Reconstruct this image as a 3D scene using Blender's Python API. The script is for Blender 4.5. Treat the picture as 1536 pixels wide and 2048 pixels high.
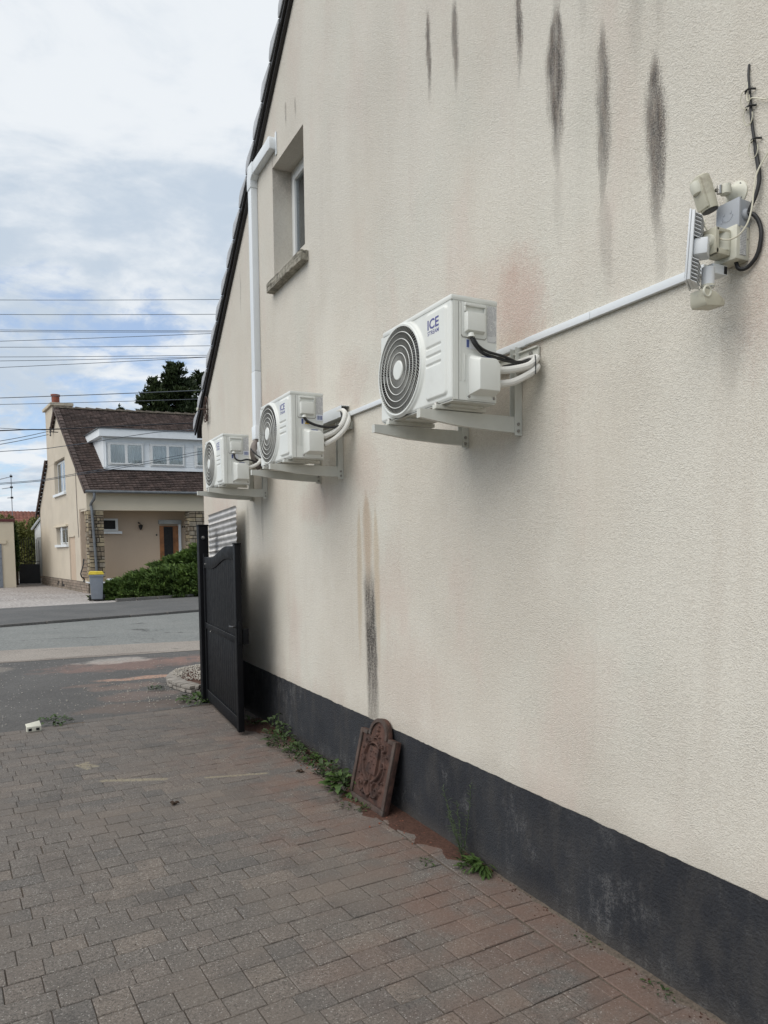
import bpy, bmesh, math, random
import numpy as np
from mathutils import Vector, Matrix
R = math.radians
PI = math.pi
random.seed(11)
sc = bpy.context.scene
for o in list(bpy.data.objects): bpy.data.objects.remove(o)

# ------------------------------------------------------------------ camera, sky, sun, exposure
D_, H_, YAW, PIT, ROL = 2.0906, 1.6, .4622, -.0765, -.0093
fw = Vector((math.sin(YAW)*math.cos(PIT), math.cos(YAW)*math.cos(PIT), math.sin(PIT)))
rt = Vector((math.cos(YAW), -math.sin(YAW), 0)); up = rt.cross(fw)
rt2 = rt*math.cos(ROL)+up*math.sin(ROL); up2 = -rt*math.sin(ROL)+up*math.cos(ROL)
cam = bpy.data.cameras.new('camera'); co = bpy.data.objects.new('camera', cam); sc.collection.objects.link(co)
co.matrix_world = Matrix(((rt2.x, up2.x, -fw.x, -D_), (rt2.y, up2.y, -fw.y, 0), (rt2.z, up2.z, -fw.z, H_), (0, 0, 0, 1)))
cam.sensor_fit = 'VERTICAL'; cam.sensor_height = 36; cam.lens = 1450.16/2048*36
cam.shift_x = (768-742.74)/2048; cam.shift_y = (1210.54-1024)/2048
cam.clip_start = .05; cam.clip_end = 2000
sc.camera = co
SUN_EL, SUN_AZ = 46, 262          # azimuth clockwise from +Y
world = bpy.data.worlds.new('World'); sc.world = world; world.use_nodes = True
sl = bpy.data.lights.new('sun', 'SUN'); sl.energy = 1.5; sl.angle = R(60); sl.color = (1, .95, .88)
so = bpy.data.objects.new('sun', sl); sc.collection.objects.link(so)
sd = Vector((math.sin(R(SUN_AZ))*math.cos(R(SUN_EL)), math.cos(R(SUN_AZ))*math.cos(R(SUN_EL)), math.sin(R(SUN_EL))))
so.rotation_euler = sd.to_track_quat('Z', 'Y').to_euler()
sc.view_settings.view_transform = 'Standard'; sc.view_settings.look = 'None'
sc.view_settings.exposure = .68; sc.view_settings.gamma = 1
try: sc.view_settings.use_curve_mapping = False
except Exception: pass

# ------------------------------------------------------------------ node helper
class NT:
    def __init__(s, tree): s.t = tree; s.n = tree.nodes; s.l = tree.links
    def put(s, sock, v):
        if v is None: return
        if hasattr(v, 'is_output') or isinstance(v, bpy.types.NodeSocket): s.l.new(v, sock)
        else:
            try: sock.default_value = v
            except Exception:
                sock.default_value = (v[0], v[1], v[2], 1) if hasattr(v, '__len__') else (v, v, v)
    def node(s, typ, **kw):
        n = s.n.new(typ)
        for k, v in kw.items(): setattr(n, k, v)
        return n
    def m(s, op, a, b=None, c=None, clamp=False):
        n = s.node('ShaderNodeMath', operation=op, use_clamp=clamp)
        s.put(n.inputs[0], a)
        if b is not None: s.put(n.inputs[1], b)
        if c is not None: s.put(n.inputs[2], c)
        return n.outputs[0]
    def vm(s, op, a, b=None):
        n = s.node('ShaderNodeVectorMath', operation=op); s.put(n.inputs[0], a)
        if b is not None: s.put(n.inputs[1], b)
        return n.outputs[0]
    def mr(s, v, a, b, c=0, d=1, smooth=True):
        n = s.node('ShaderNodeMapRange', interpolation_type='SMOOTHSTEP' if smooth else 'LINEAR')
        for i, x in enumerate((v, a, b, c, d)): s.put(n.inputs[i], x)
        return n.outputs[0]
    def noise(s, vec, scale, detail=4, rough=.55, col=False, dist=0):
        n = s.node('ShaderNodeTexNoise'); s.put(n.inputs['Vector'], vec)
        n.inputs['Scale'].default_value = scale; n.inputs['Detail'].default_value = detail
        n.inputs['Roughness'].default_value = rough; n.inputs['Distortion'].default_value = dist
        return n.outputs['Color' if col else 'Fac']
    def voro(s, vec, scale, feature='F1', out='Distance'):
        n = s.node('ShaderNodeTexVoronoi', feature=feature); s.put(n.inputs['Vector'], vec)
        n.inputs['Scale'].default_value = scale
        return n.outputs[out]
    def mix(s, f, a, b, mode='MIX'):
        n = s.node('ShaderNodeMix', data_type='RGBA', blend_type=mode)
        s.put(n.inputs['Factor'], f)
        for i, v in ((6, a), (7, b)):
            if isinstance(v, (tuple, list)): n.inputs[i].default_value = (v[0], v[1], v[2], 1)
            else: s.l.new(v, n.inputs[i])
        return n.outputs[2]
    def scale(s, vec, x, y, z):
        n = s.node('ShaderNodeVectorMath', operation='MULTIPLY'); s.put(n.inputs[0], vec); n.inputs[1].default_value = (x, y, z)
        return n.outputs[0]
    def bump(s, h, strength=.5, dist=.01, normal=None):
        n = s.node('ShaderNodeBump'); s.put(n.inputs['Height'], h)
        n.inputs['Strength'].default_value = strength; n.inputs['Distance'].default_value = dist
        if normal is not None: s.l.new(normal, n.inputs['Normal'])
        return n.outputs[0]

def newmat(name):
    m = bpy.data.materials.new(name); m.use_nodes = True
    nt = NT(m.node_tree); b = m.node_tree.nodes['Principled BSDF']
    return m, nt, b
def pos(nt): return nt.node('ShaderNodeNewGeometry').outputs['Position']
def obj_co(nt): return nt.node('ShaderNodeTexCoord').outputs['Object']

def mat(name, col, rough=.6, metal=0, var=.12, vscale=6, bump=0, bscale=60, bdist=.004, dirt=None, dscale=3, damt=.4, coord='pos', spec=.5, col2=None):
    m, nt, b = newmat(name)
    p = pos(nt) if coord == 'pos' else obj_co(nt)
    n1 = nt.noise(p, vscale, 5, .6)
    lo = tuple(c*(1-var*1.6) for c in col); hi = tuple(min(1, c*(1+var*1.2)) for c in (col2 or col))
    c = nt.mix(nt.mr(n1, .3, .7), lo, hi)
    if dirt:
        n2 = nt.noise(p, dscale, 6, .65)
        c = nt.mix(nt.m('MULTIPLY', nt.mr(n2, .48, .75), damt), c, dirt)
    nt.put(b.inputs['Base Color'], c)
    b.inputs['Roughness'].default_value = rough; b.inputs['Metallic'].default_value = metal
    b.inputs['Specular IOR Level'].default_value = spec
    nt.put(b.inputs['Roughness'], nt.mr(nt.noise(p, vscale*3, 3), .2, .8, max(0, rough-.08), min(1, rough+.08)))
    if bump:
        nt.put(b.inputs['Normal'], nt.bump(nt.noise(p, bscale, 4, .6), bump, bdist))
    return m

# ------------------------------------------------------------------ sky
def build_sky():
    nt = NT(world.node_tree); bg = nt.n['Background']
    sky = nt.node('ShaderNodeTexSky', sky_type='NISHITA'); sky.sun_disc = False
    sky.sun_elevation = R(SUN_EL); sky.sun_rotation = R(SUN_AZ); sky.air_density = 1.0; sky.dust_density = .6
    tc = nt.node('ShaderNodeTexCoord').outputs['Generated']
    sp = nt.node('ShaderNodeSeparateXYZ'); nt.l.new(tc, sp.inputs[0])
    z = nt.m('MAXIMUM', sp.outputs[2], 0.0)
    k = nt.m('ADD', z, .16)
    u = nt.m('DIVIDE', sp.outputs[0], k); v = nt.m('DIVIDE', sp.outputs[1], k)
    cb = nt.node('ShaderNodeCombineXYZ'); nt.put(cb.inputs[0], u); nt.put(cb.inputs[1], v); nt.put(cb.inputs[2], nt.m('MULTIPLY', z, 1.5))
    uv = nt.vm('ADD', cb.outputs[0], (3.3, 1.7, .4))
    wn = nt.noise(uv, 1.1, 3, .5, col=True)
    uvw = nt.vm('ADD', uv, nt.scale(wn, .5, .5, .5))
    cov = nt.m('ADD', nt.m('MULTIPLY', nt.noise(uvw, 1.05, 4, .55), .45), nt.m('MULTIPLY', nt.noise(nt.scale(uvw, 1.25, 1, 1), 3.6, 9, .62), .55))
    # the overcast deck breaks up lower down: bias by height above the horizon
    bias = nt.mr(z, .27, .46, .0, .26)
    low = nt.mr(z, .03, .16, .045, .0)
    f = nt.m('ADD', nt.m('ADD', cov, bias), low)
    mask = nt.mr(f, .43, .56)
    shade = nt.noise(nt.vm('ADD', uvw, (7.3, 2, 1)), 1.9, 8, .55)
    fine = nt.noise(uvw, 6.5, 8, .6)
    s2 = nt.m('ADD', nt.m('MULTIPLY', shade, .75), nt.m('MULTIPLY', fine, .25))
    cloud = nt.mix(nt.mr(s2, .42, .60), (3.55, 4.1, 4.75), (5.3, 5.55, 5.8))
    skyb = nt.mix(1.0, sky.outputs[0], (.72, .84, 1.0), 'MULTIPLY')
    pale = nt.mix(.36, skyb, (4.6, 5.2, 5.9))
    c = nt.mix(mask, pale, cloud)
    nt.put(bg.inputs['Color'], c); bg.inputs['Strength'].default_value = .1
build_sky()

# ------------------------------------------------------------------ geometry helper
COL = sc.collection
class MB:
    def __init__(s): s.v = []; s.f = []; s.m = []
    def add(s, vs, fs, mi=0):
        b = len(s.v); s.v += [tuple(v) for v in vs]
        for f in fs: s.f.append(tuple(b+i for i in f)); s.m.append(mi)
        return s
    def box(s, x0, x1, y0, y1, z0, z1, mi=0, ch=0):
        if x0 > x1: x0, x1 = x1, x0
        if y0 > y1: y0, y1 = y1, y0
        if z0 > z1: z0, z1 = z1, z0
        if ch:
            bm = bmesh.new(); bmesh.ops.create_cube(bm, size=1)
            for v in bm.verts: v.co = Vector(((x0+x1)/2+v.co.x*(x1-x0), (y0+y1)/2+v.co.y*(y1-y0), (z0+z1)/2+v.co.z*(z1-z0)))
            bmesh.ops.bevel(bm, geom=list(bm.edges), offset=min(ch, .45*min(x1-x0, y1-y0, z1-z0)), segments=2, affect='EDGES', profile=.6)
            s.addbm(bm, mi); return s
        vs = [(x0, y0, z0), (x1, y0, z0), (x1, y1, z0), (x0, y1, z0), (x0, y0, z1), (x1, y0, z1), (x1, y1, z1), (x0, y1, z1)]
        return s.add(vs, [(0, 3, 2, 1), (4, 5, 6, 7), (0, 1, 5, 4), (1, 2, 6, 5), (2, 3, 7, 6), (3, 0, 4, 7)], mi)
    def addbm(s, bm, mi=0):
        bm.verts.ensure_lookup_table(); bm.verts.index_update()
        s.add([v.co[:] for v in bm.verts], [[v.index for v in f.verts] for f in bm.faces], mi); bm.free()
    def tube(s, pts, r, n=8, cap=True, mi=0):
        pts = [Vector(p) for p in pts]; rs = (list(r)+[r[-1]]*len(pts))[:len(pts)] if isinstance(r, (list, tuple)) else [r]*len(pts)
        rings = []; prev = None
        for i, p in enumerate(pts):
            t = (pts[min(i+1, len(pts)-1)]-pts[max(i-1, 0)])
            if t.length < 1e-9: t = Vector((0, 0, 1))
            t.normalize()
            if prev is None:
                a = Vector((0, 0, 1)) if abs(t.z) < .9 else Vector((1, 0, 0))
                nrm = t.cross(a).normalized()
            else: nrm = (prev-t*prev.dot(t)).normalized()
            prev = nrm; bn = t.cross(nrm)
            rings.append([p+(nrm*math.cos(2*PI*k/n)+bn*math.sin(2*PI*k/n))*rs[i] for k in range(n)])
        vs = [v for q in rings for v in q]; fs = []
        for i in range(len(rings)-1):
            for k in range(n):
                a = i*n+k; b = i*n+(k+1) % n
                fs.append((a, b, b+n, a+n))
        if cap: fs.append(tuple(range(n))[::-1]); fs.append(tuple((len(rings)-1)*n+k for k in range(n)))
        return s.add(vs, fs, mi)
    def prism(s, poly, d0, d1, axis='x', mi=0):
        # poly in the two other axes (in order), extruded from d0 to d1 on axis
        def P(a, b, d):
            return {'x': (d, a, b), 'y': (a, d, b), 'z': (a, b, d)}[axis]
        n = len(poly)
        vs = [P(a, b, d0) for a, b in poly]+[P(a, b, d1) for a, b in poly]
        fs = [tuple(range(n)), tuple(range(2*n-1, n-1, -1))]+[(i, n+i, n+(i+1) % n, (i+1) % n) for i in range(n)]
        return s.add(vs, fs, mi)
    def lathe(s, prof, c, axis='x', n=24, mi=0):
        # prof: list of (along, radius)
        vs = []
        for a, r in prof:
            for k in range(n):
                q = (r*math.cos(2*PI*k/n), r*math.sin(2*PI*k/n))
                if axis == 'x': vs.append((c[0]+a, c[1]+q[0], c[2]+q[1]))
                elif axis == 'y': vs.append((c[0]+q[0], c[1]+a, c[2]+q[1]))
                else: vs.append((c[0]+q[0], c[1]+q[1], c[2]+a))
        fs = []
        for i in range(len(prof)-1):
            for k in range(n): fs.append((i*n+k, i*n+(k+1) % n, (i+1)*n+(k+1) % n, (i+1)*n+k))
        fs += [tuple(range(n)), tuple((len(prof)-1)*n+k for k in range(n))]
        return s.add(vs, fs, mi)
    def mesh(s, name, mats, smooth=True, xf=None, bev=0, ang=35, fix=True):
        me = bpy.data.meshes.new(name)
        vs = [xf(v) for v in s.v] if xf else s.v
        me.from_pydata(vs, [], s.f)
        for m in (mats if isinstance(mats, (list, tuple)) else [mats]): me.materials.append(m)
        if any(s.m): me.polygons.foreach_set('material_index', s.m)
        if fix or bev:
            bm = bmesh.new(); bm.from_mesh(me)
            if bev:
                es = [e for e in bm.edges if len(e.link_faces) == 2 and e.calc_face_angle(0) > R(30)]
                bmesh.ops.bevel(bm, geom=es, offset=bev, segments=2, affect='EDGES', profile=.6, clamp_overlap=True)
            bmesh.ops.recalc_face_normals(bm, faces=bm.faces); bm.to_mesh(me); bm.free()
        if smooth:
            me.polygons.foreach_set('use_smooth', [True]*len(me.polygons)); me.set_sharp_from_angle(angle=R(ang))
        me.update(); return me
    def build(s, name, mats, parent=None, **kw):
        o = bpy.data.objects.new(name, s.mesh(name, mats, **kw)); COL.objects.link(o)
        if parent is not None: o.parent = parent
        return o
def inst(name, me, parent=None, loc=(0, 0, 0), rot=(0, 0, 0), scale=(1, 1, 1)):
    o = bpy.data.objects.new(name, me); COL.objects.link(o); o.parent = parent
    o.location = loc; o.rotation_euler = rot; o.scale = scale; return o
def tag(o, label=None, cat=None, group=None, kind=None):
    if label: o['label'] = label
    if cat: o['category'] = cat
    if group: o['group'] = group
    if kind: o['kind'] = kind
    return o
def thing(name, label, cat, loc=(0, 0, 0), group=None, rot=(0, 0, 0)):
    o = bpy.data.objects.new(name, None); COL.objects.link(o); o.location = loc; o.rotation_euler = rot
    o.empty_display_size = .1
    return tag(o, label, cat, group)
def curvepts(pts, n=8):
    # Catmull-Rom
    P = [Vector(p) for p in pts]; out = []
    for i in range(len(P)-1):
        p0 = P[max(i-1, 0)]; p1 = P[i]; p2 = P[i+1]; p3 = P[min(i+2, len(P)-1)]
        for k in range(n):
            t = k/n
            out.append(.5*((2*p1)+(p2-p0)*t+(2*p0-5*p1+4*p2-p3)*t*t+(3*p1-p0-3*p2+p3)*t**3))
    out.append(P[-1]); return out
def text_mesh(txt, width, height, offset=.0):
    cu = bpy.data.curves.new('t', 'FONT'); cu.body = txt; cu.size = 1; cu.offset = offset; cu.extrude = 0; cu.resolution_u = 3
    ob = bpy.data.objects.new('t', cu); COL.objects.link(ob)
    bpy.context.view_layer.update()
    me = bpy.data.meshes.new_from_object(ob.evaluated_get(bpy.context.evaluated_depsgraph_get()))
    bpy.data.objects.remove(ob); bpy.data.curves.remove(cu)
    xs = [v.co.x for v in me.vertices]; ys = [v.co.y for v in me.vertices]
    x0, x1, y0, y1 = min(xs), max(xs), min(ys), max(ys)
    for v in me.vertices: v.co = ((v.co.x-x0)/(x1-x0)*width, (v.co.y-y0)/(y1-y0)*height, 0)
    return me

# ------------------------------------------------------------------ materials
def smask(nt, yv, zv, yc, yc2, z1, z0, hw, strength, sp):
    """stain: top z1 (centre yc), bottom z0 (centre yc2), half width hw"""
    t = nt.mr(zv, z0, z1, 0, 1, smooth=False)
    cy = nt.m('ADD', yc2, nt.m('MULTIPLY', t, yc-yc2))
    d = nt.m('ABSOLUTE', nt.m('SUBTRACT', yv, cy))
    prof = nt.m('MULTIPLY', nt.mr(t, 0, .62, .25, 1), nt.mr(t, .72, 1.0, 1, .25))
    q = nt.m('DIVIDE', d, nt.m('MULTIPLY', prof, hw))
    across = nt.mr(q, .35, 1.2, 1, 0)
    along = nt.m('MULTIPLY', nt.mr(t, 0, .5), nt.mr(t, .85, 1.0, 1, 0))
    return nt.m('MULTIPLY', nt.m('MULTIPLY', nt.m('MULTIPLY', across, along), strength), sp)

def wall_mat():
    m, nt, b = newmat('rough_cream_render')
    p = pos(nt); s = nt.node('ShaderNodeSeparateXYZ'); nt.l.new(p, s.inputs[0]); yv, zv = s.outputs[1], s.outputs[2]
    # grain of the sprayed render
    g1 = nt.noise(p, 175, 3, .65); g2 = nt.noise(p, 60, 4, .6); v1 = nt.voro(p, 210)
    var = nt.noise(p, 1.7, 4, .6)
    grain = nt.m('ADD', nt.m('MULTIPLY', g1, .5), nt.m('ADD', nt.m('MULTIPLY', g2, .55), nt.m('MULTIPLY', v1, .35)))
    big = nt.noise(nt.scale(p, 1, 1, .55), .9, 5, .6)
    c = nt.mix(nt.mr(big, .35, .65), (.600, .556, .482), (.665, .630, .556))
    pink = nt.noise(nt.scale(nt.vm('ADD', p, (0, 5.2, 1)), 1, 1.6, .6), .95, 5, .6)
    c = nt.mix(nt.m('MULTIPLY', nt.mr(pink, .50, .68), .42), c, (.60, .48, .42))
    vert = nt.noise(nt.scale(p, 1, 5.5, .28), 1.3, 5, .6)
    c = nt.mix(nt.m('MULTIPLY', nt.mr(vert, .52, .72), .20), c, (.50, .44, .375))
    grn = nt.noise(nt.scale(nt.vm('ADD', p, (0, 11, 4)), 1, 1, .7), 1.3, 4, .6)
    c = nt.mix(nt.m('MULTIPLY', nt.mr(grn, .52, .68), .35), c, (.59, .59, .52))
    # grey weathering high up on the gable
    c = nt.mix(nt.m('MULTIPLY', nt.mr(nt.m('ADD', zv, nt.m('MULTIPLY', big, 1.5)), 3.2, 5.2), .40), c, (.53, .51, .47))
    patchn = nt.noise(nt.scale(p, 1, 1, .7), 4.5, 6, .7)
    # pink blotches with a shape of their own
    for (py, pz, ry, rz, st) in ((2.66, 2.66, .22, .30, .75), (2.95, 2.82, .3, .2, .35), (4.45, 2.72, .3, .22, .35), (6.2, 2.8, .5, .35, .4), (4.25, 2.1, .25, .25, .4), (1.5, 2.35, .1, .25, .45),
                              (5.1, 1.95, .5, .18, .45), (3.9, 1.35, .25, .35, .3), (3.7, .8, .5, .35, .25), (7.9, 1.9, .6, .5, .35)):
        dy = nt.m('DIVIDE', nt.m('SUBTRACT', yv, py), ry); dz = nt.m('DIVIDE', nt.m('SUBTRACT', zv, pz), rz)
        d = nt.m('ADD', nt.m('MULTIPLY', dy, dy), nt.m('MULTIPLY', dz, dz))
        d = nt.m('ADD', d, nt.m('ADD', nt.m('MULTIPLY', nt.m('SUBTRACT', g2, .5), 1.0), nt.m('MULTIPLY', nt.m('SUBTRACT', patchn, .5), 2.6)))
        c = nt.mix(nt.m('MULTIPLY', nt.mr(d, -.2, 1.25, 1, 0), nt.m('MULTIPLY', nt.mr(g1, .36, .60, .35, 1), st*.95)), c, (.48, .315, .265))
    sp = nt.mr(nt.m('ADD', nt.m('MULTIPLY', g1, .6), nt.m('MULTIPLY', nt.noise(nt.scale(p, 1, 3, .5), 9, 4, .6), .6)), .38, .72, .45, 1.0)
    wob = nt.m('MULTIPLY', nt.m('SUBTRACT', nt.noise(nt.scale(p, 1, 1, 1), 3.5, 3), .5), .05)
    wob = nt.m('ADD', wob, nt.m('MULTIPLY', nt.m('SUBTRACT', g1, .5), .075))
    wob = nt.m('ADD', wob, nt.m('MULTIPLY', nt.m('SUBTRACT', nt.noise(nt.scale(p, 1, 3, .6), 14, 4, .7), .5), .05))
    yw = nt.m('ADD', yv, wob)
    tot = None
    for a in ((3.47, 3.445, 4.46, 3.88, .026, .9), (3.215, 3.19, 4.34, 3.78, .032, .8), (2.715, 2.69, 4.12, 3.55, .024, .95), (2.465, 2.435, 3.86, 3.02, .060, 1.0),
              (2.465, 2.44, 4.3, 3.5, .035, .3), (2.44, 2.42, 3.2, 2.75, .04, .14),
              (2.205, 2.16, 3.62, 2.70, .040, .8), (2.17, 2.145, 2.98, 2.5, .045, .26), (1.945, 1.90, 3.36, 2.55, .050, .95), (1.90, 1.88, 2.78, 2.42, .03, .2), (2.03, 2.03, 3.9, 3.2, .05, .22), (2.30, 2.30, 4.1, 3.5, .04, .2), (1.93, 1.93, 3.9, 3.25, .03, .25),
              (5.63, 5.62, 5.12, 4.88, .020, .6), (5.42, 5.41, 5.04, 4.84, .020, .5), (5.96, 5.95, 4.95, 4.4, .015, .4), (6.95, 6.94, 4.3, 3.75, .02, .35), (6.15, 6.14, 5.1, 4.7, .02, .3),
              (8.33, 8.30, 3.45, 2.75, .035, .45), (6.42, 6.41, 2.2, 1.5, .04, .3), (6.87, 6.86, 2.1, 1.4, .05, .3), (1.60, 1.60, 2.48, 2.0, .06, .28)):
        q = smask(nt, yw, zv, *a, sp)
        tot = q if tot is None else nt.m('MAXIMUM', tot, q)
    c = nt.mix(tot, c, nt.mix(nt.mr(nt.noise(nt.scale(p, 1, 3, 1), 12, 4, .7), .42, .62), (.050, .044, .044), (.115, .092, .078)))
    # the long run-off under the crack above the iron plate
    rust = smask(nt, yw, zv, 4.262, 4.225, 2.02, 1.15, .075, 1.0, nt.mr(g1, .35, .65, .5, 1))
    c = nt.mix(nt.m('MULTIPLY', rust, .9), c, (.43, .32, .225))
    tt_ = nt.mr(zv, .49, 1.6, 0, 1, smooth=False)
    cyb = nt.m('ADD', 4.180, nt.m('MULTIPLY', tt_, .055))
    db = nt.m('ABSOLUTE', nt.m('SUBTRACT', yw, cyb))
    blk = nt.m('MULTIPLY', nt.mr(db, .048, .098, 1, 0), nt.m('MULTIPLY', nt.mr(zv, 1.22, 1.56, 1, 0), nt.mr(zv, .45, .95, .55, 1)))
    blk = nt.m('MULTIPLY', blk, nt.mr(nt.m('ADD', nt.m('MULTIPLY', g1, .6), nt.m('MULTIPLY', nt.noise(nt.scale(p, 1, 3, .6), 9, 5, .75), .5)), .44, .60, .45, 1))
    blk = nt.m('MULTIPLY', blk, nt.mr(nt.noise(p, 75, 3, .7), .36, .58, .62, 1))
    c = nt.mix(nt.m('MULTIPLY', blk, 1.15, clamp=True), c, (.045, .04, .038))
    for yc in (4.37, 4.11):
        q = smask(nt, nt.m('ADD', yv, nt.m('MULTIPLY', wob, .6)), zv, yc+(.0 if yc > 4.2 else .03), yc-.03*(yc < 4.2), 1.95, .62, .045, .75, nt.mr(g1, .35, .7, .5, 1))
        c = nt.mix(q, c, (.46, .36, .24))
    pit = nt.mr(nt.voro(p, 26), .0, .07, 1, 0)
    c = nt.mix(nt.m('MULTIPLY', pit, nt.mr(nt.noise(p, 2.2, 2), .55, .6)), c, (.2, .17, .13))
    foot = nt.mr(nt.m('ADD', zv, nt.m('MULTIPLY', nt.noise(p, 4, 4), .18)), .52, .72, .30, 0)
    c = nt.mix(foot, c, (.33, .29, .24))
    c = nt.mix(nt.mr(grain, .45, .85, .30, 0), c, (.30, .26, .21))
    nt.put(b.inputs['Base Color'], c); b.inputs['Roughness'].default_value = .93; b.inputs['Specular IOR Level'].default_value = .25
    grain = nt.m('MULTIPLY', grain, nt.mr(var, .3, .7, .65, 1.25))
    nt.put(b.inputs['Normal'], nt.bump(grain, 1.0, .0050))
    return m
def plinth_mat():
    m, nt, b = newmat('dark_grey_plinth_paint')
    p = pos(nt); s = nt.node('ShaderNodeSeparateXYZ'); nt.l.new(p, s.inputs[0]); zv = s.outputs[2]
    g1 = nt.noise(p, 110, 3, .65); big = nt.noise(nt.scale(p, 1, 1, .6), 2.2, 5, .6)
    c = nt.mix(nt.mr(big, .35, .65), (.018, .0195, .024), (.028, .030, .035))
    dusty = nt.noise(nt.scale(p, 1, 2.2, .8), 3.1, 6, .7)
    c = nt.mix(nt.m('MULTIPLY', nt.mr(dusty, .44, .68), .5), c, (.060, .056, .052))
    scr = nt.noise(nt.scale(p, 1, 15, 6), 1.0, 6, .75); sel = nt.noise(nt.vm('ADD', p, (0, 3.1, .3)), 2.2, 4, .6)
    k = nt.m('MULTIPLY', nt.mr(scr, .45, .64), nt.mr(sel, .47, .60))
    k = nt.m('MULTIPLY', k, nt.mr(g1, .38, .55))
    c = nt.mix(nt.m('MULTIPLY', k, .5), c, (.16, .158, .156))
    foot = nt.mr(nt.m('ADD', zv, nt.m('MULTIPLY', dusty, .12)), .03, .17, .6, 0)
    c = nt.mix(foot, c, (.075, .066, .057))
    nt.put(b.inputs['Base Color'], c); b.inputs['Roughness'].default_value = .8; b.inputs['Specular IOR Level'].default_value = .35
    nt.put(b.inputs['Normal'], nt.bump(nt.m('ADD', g1, nt.noise(p, 55, 3)), .9, .0055))
    return m
def seg_mask(nt, xv, yv, a, bpt, w):
    ax, ay = a; dx, dy = bpt[0]-ax, bpt[1]-ay; L2 = dx*dx+dy*dy
    px = nt.m('SUBTRACT', xv, ax); py = nt.m('SUBTRACT', yv, ay)
    t = nt.m('DIVIDE', nt.m('ADD', nt.m('MULTIPLY', px, dx), nt.m('MULTIPLY', py, dy)), L2, clamp=True)
    ex = nt.m('SUBTRACT', px, nt.m('MULTIPLY', t, dx)); ey = nt.m('SUBTRACT', py, nt.m('MULTIPLY', t, dy))
    d = nt.m('SQRT', nt.m('ADD', nt.m('MULTIPLY', ex, ex), nt.m('MULTIPLY', ey, ey)))
    return nt.mr(d, w*.5, w*1.3, 1, 0)
def paver_mat(name, col):
    m, nt, b = newmat(name)
    p = pos(nt); s = nt.node('ShaderNodeSeparateXYZ'); nt.l.new(p, s.inputs[0]); xv, yv = s.outputs[0], s.outputs[1]
    g = nt.noise(p, 210, 3, .75); g2 = nt.noise(p, 85, 4, .65); cell = nt.voro(p, 230, out='Color')
    sp = nt.node('ShaderNodeSeparateColor'); nt.l.new(cell, sp.inputs[0])
    c = nt.mix(nt.mr(nt.m('ADD', nt.m('MULTIPLY', g, .55), nt.m('MULTIPLY', g2, .45)), .36, .64), tuple(x*.5 for x in col), tuple(x*1.55 for x in col))
    blot = nt.noise(p, 5.5, 5, .6)
    c = nt.mix(nt.mr(blot, .35, .7, 0, .5), c, tuple(x*.8 for x in (col[0]*.95, col[1]*.97, col[2])))
    c = nt.mix(nt.m('MULTIPLY', nt.mr(sp.outputs[0], .965, .97, 0, 1, False), .55), c, (.42, .40, .37))
    c = nt.mix(nt.m('MULTIPLY', nt.mr(sp.outputs[1], .93, .94, 0, 1, False), .5), c, (.035, .033, .031))
    # brick dust washed over the stones near the wall
    near = nt.mr(nt.m('ADD', xv, nt.m('MULTIPLY', nt.m('SUBTRACT', nt.noise(p, 1.5, 4, .6), .5), 1.5)), -1.25, -.15)
    dn = nt.noise(nt.vm('ADD', p, (4, 9, 0)), 3.2, 6, .62)
    alongy = nt.mr(yv, 5.4, 6.6, 1, .35)
    k = nt.m('MULTIPLY', nt.m('MULTIPLY', near, nt.mr(dn, .36, .62)), nt.m('MULTIPLY', alongy, .62))
    c = nt.mix(k, c, (.165, .095, .070))
    tan = nt.noise(nt.vm('ADD', p, (1, 4, 0)), 1.1, 5, .6)
    c = nt.mix(nt.m('MULTIPLY', nt.mr(tan, .48, .66), .5), c, (.150, .125, .105))
    yn = nt.mr(nt.noise(p, 60, 4, .7), .35, .6, .25, 1)
    yel = seg_mask(nt, xv, yv, (-1.56, 5.31), (-1.18, 5.15), .032)
    for q in (((-.90, 5.03), (-.50, 4.93), .02), ((-1.62, 5.84), (-1.685, 5.79), .02), ((-1.685, 5.79), (-1.63, 5.66), .022), ((-1.685, 5.79), (-1.575, 5.71), .03), ((-1.66, 5.79), (-1.60, 5.73), .04)):
        yel = nt.m('MAXIMUM', yel, seg_mask(nt, xv, yv, *q))
    c = nt.mix(nt.m('MULTIPLY', nt.m('MULTIPLY', yel, yn), .8), c, (.30, .26, .18))
    dark = nt.noise(nt.vm('ADD', p, (8, 3, 0)), 2.4, 5, .6)
    c = nt.mix(nt.m('MULTIPLY', nt.mr(dark, .54, .7), .30), c, (.05, .046, .043))
    nt.put(b.inputs['Base Color'], c); b.inputs['Roughness'].default_value = .86; b.inputs['Specular IOR Level'].default_value = .4
    nt.put(b.inputs['Normal'], nt.bump(nt.m('ADD', g, nt.m('MULTIPLY', g2, .8)), .45, .003))
    return m
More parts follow.
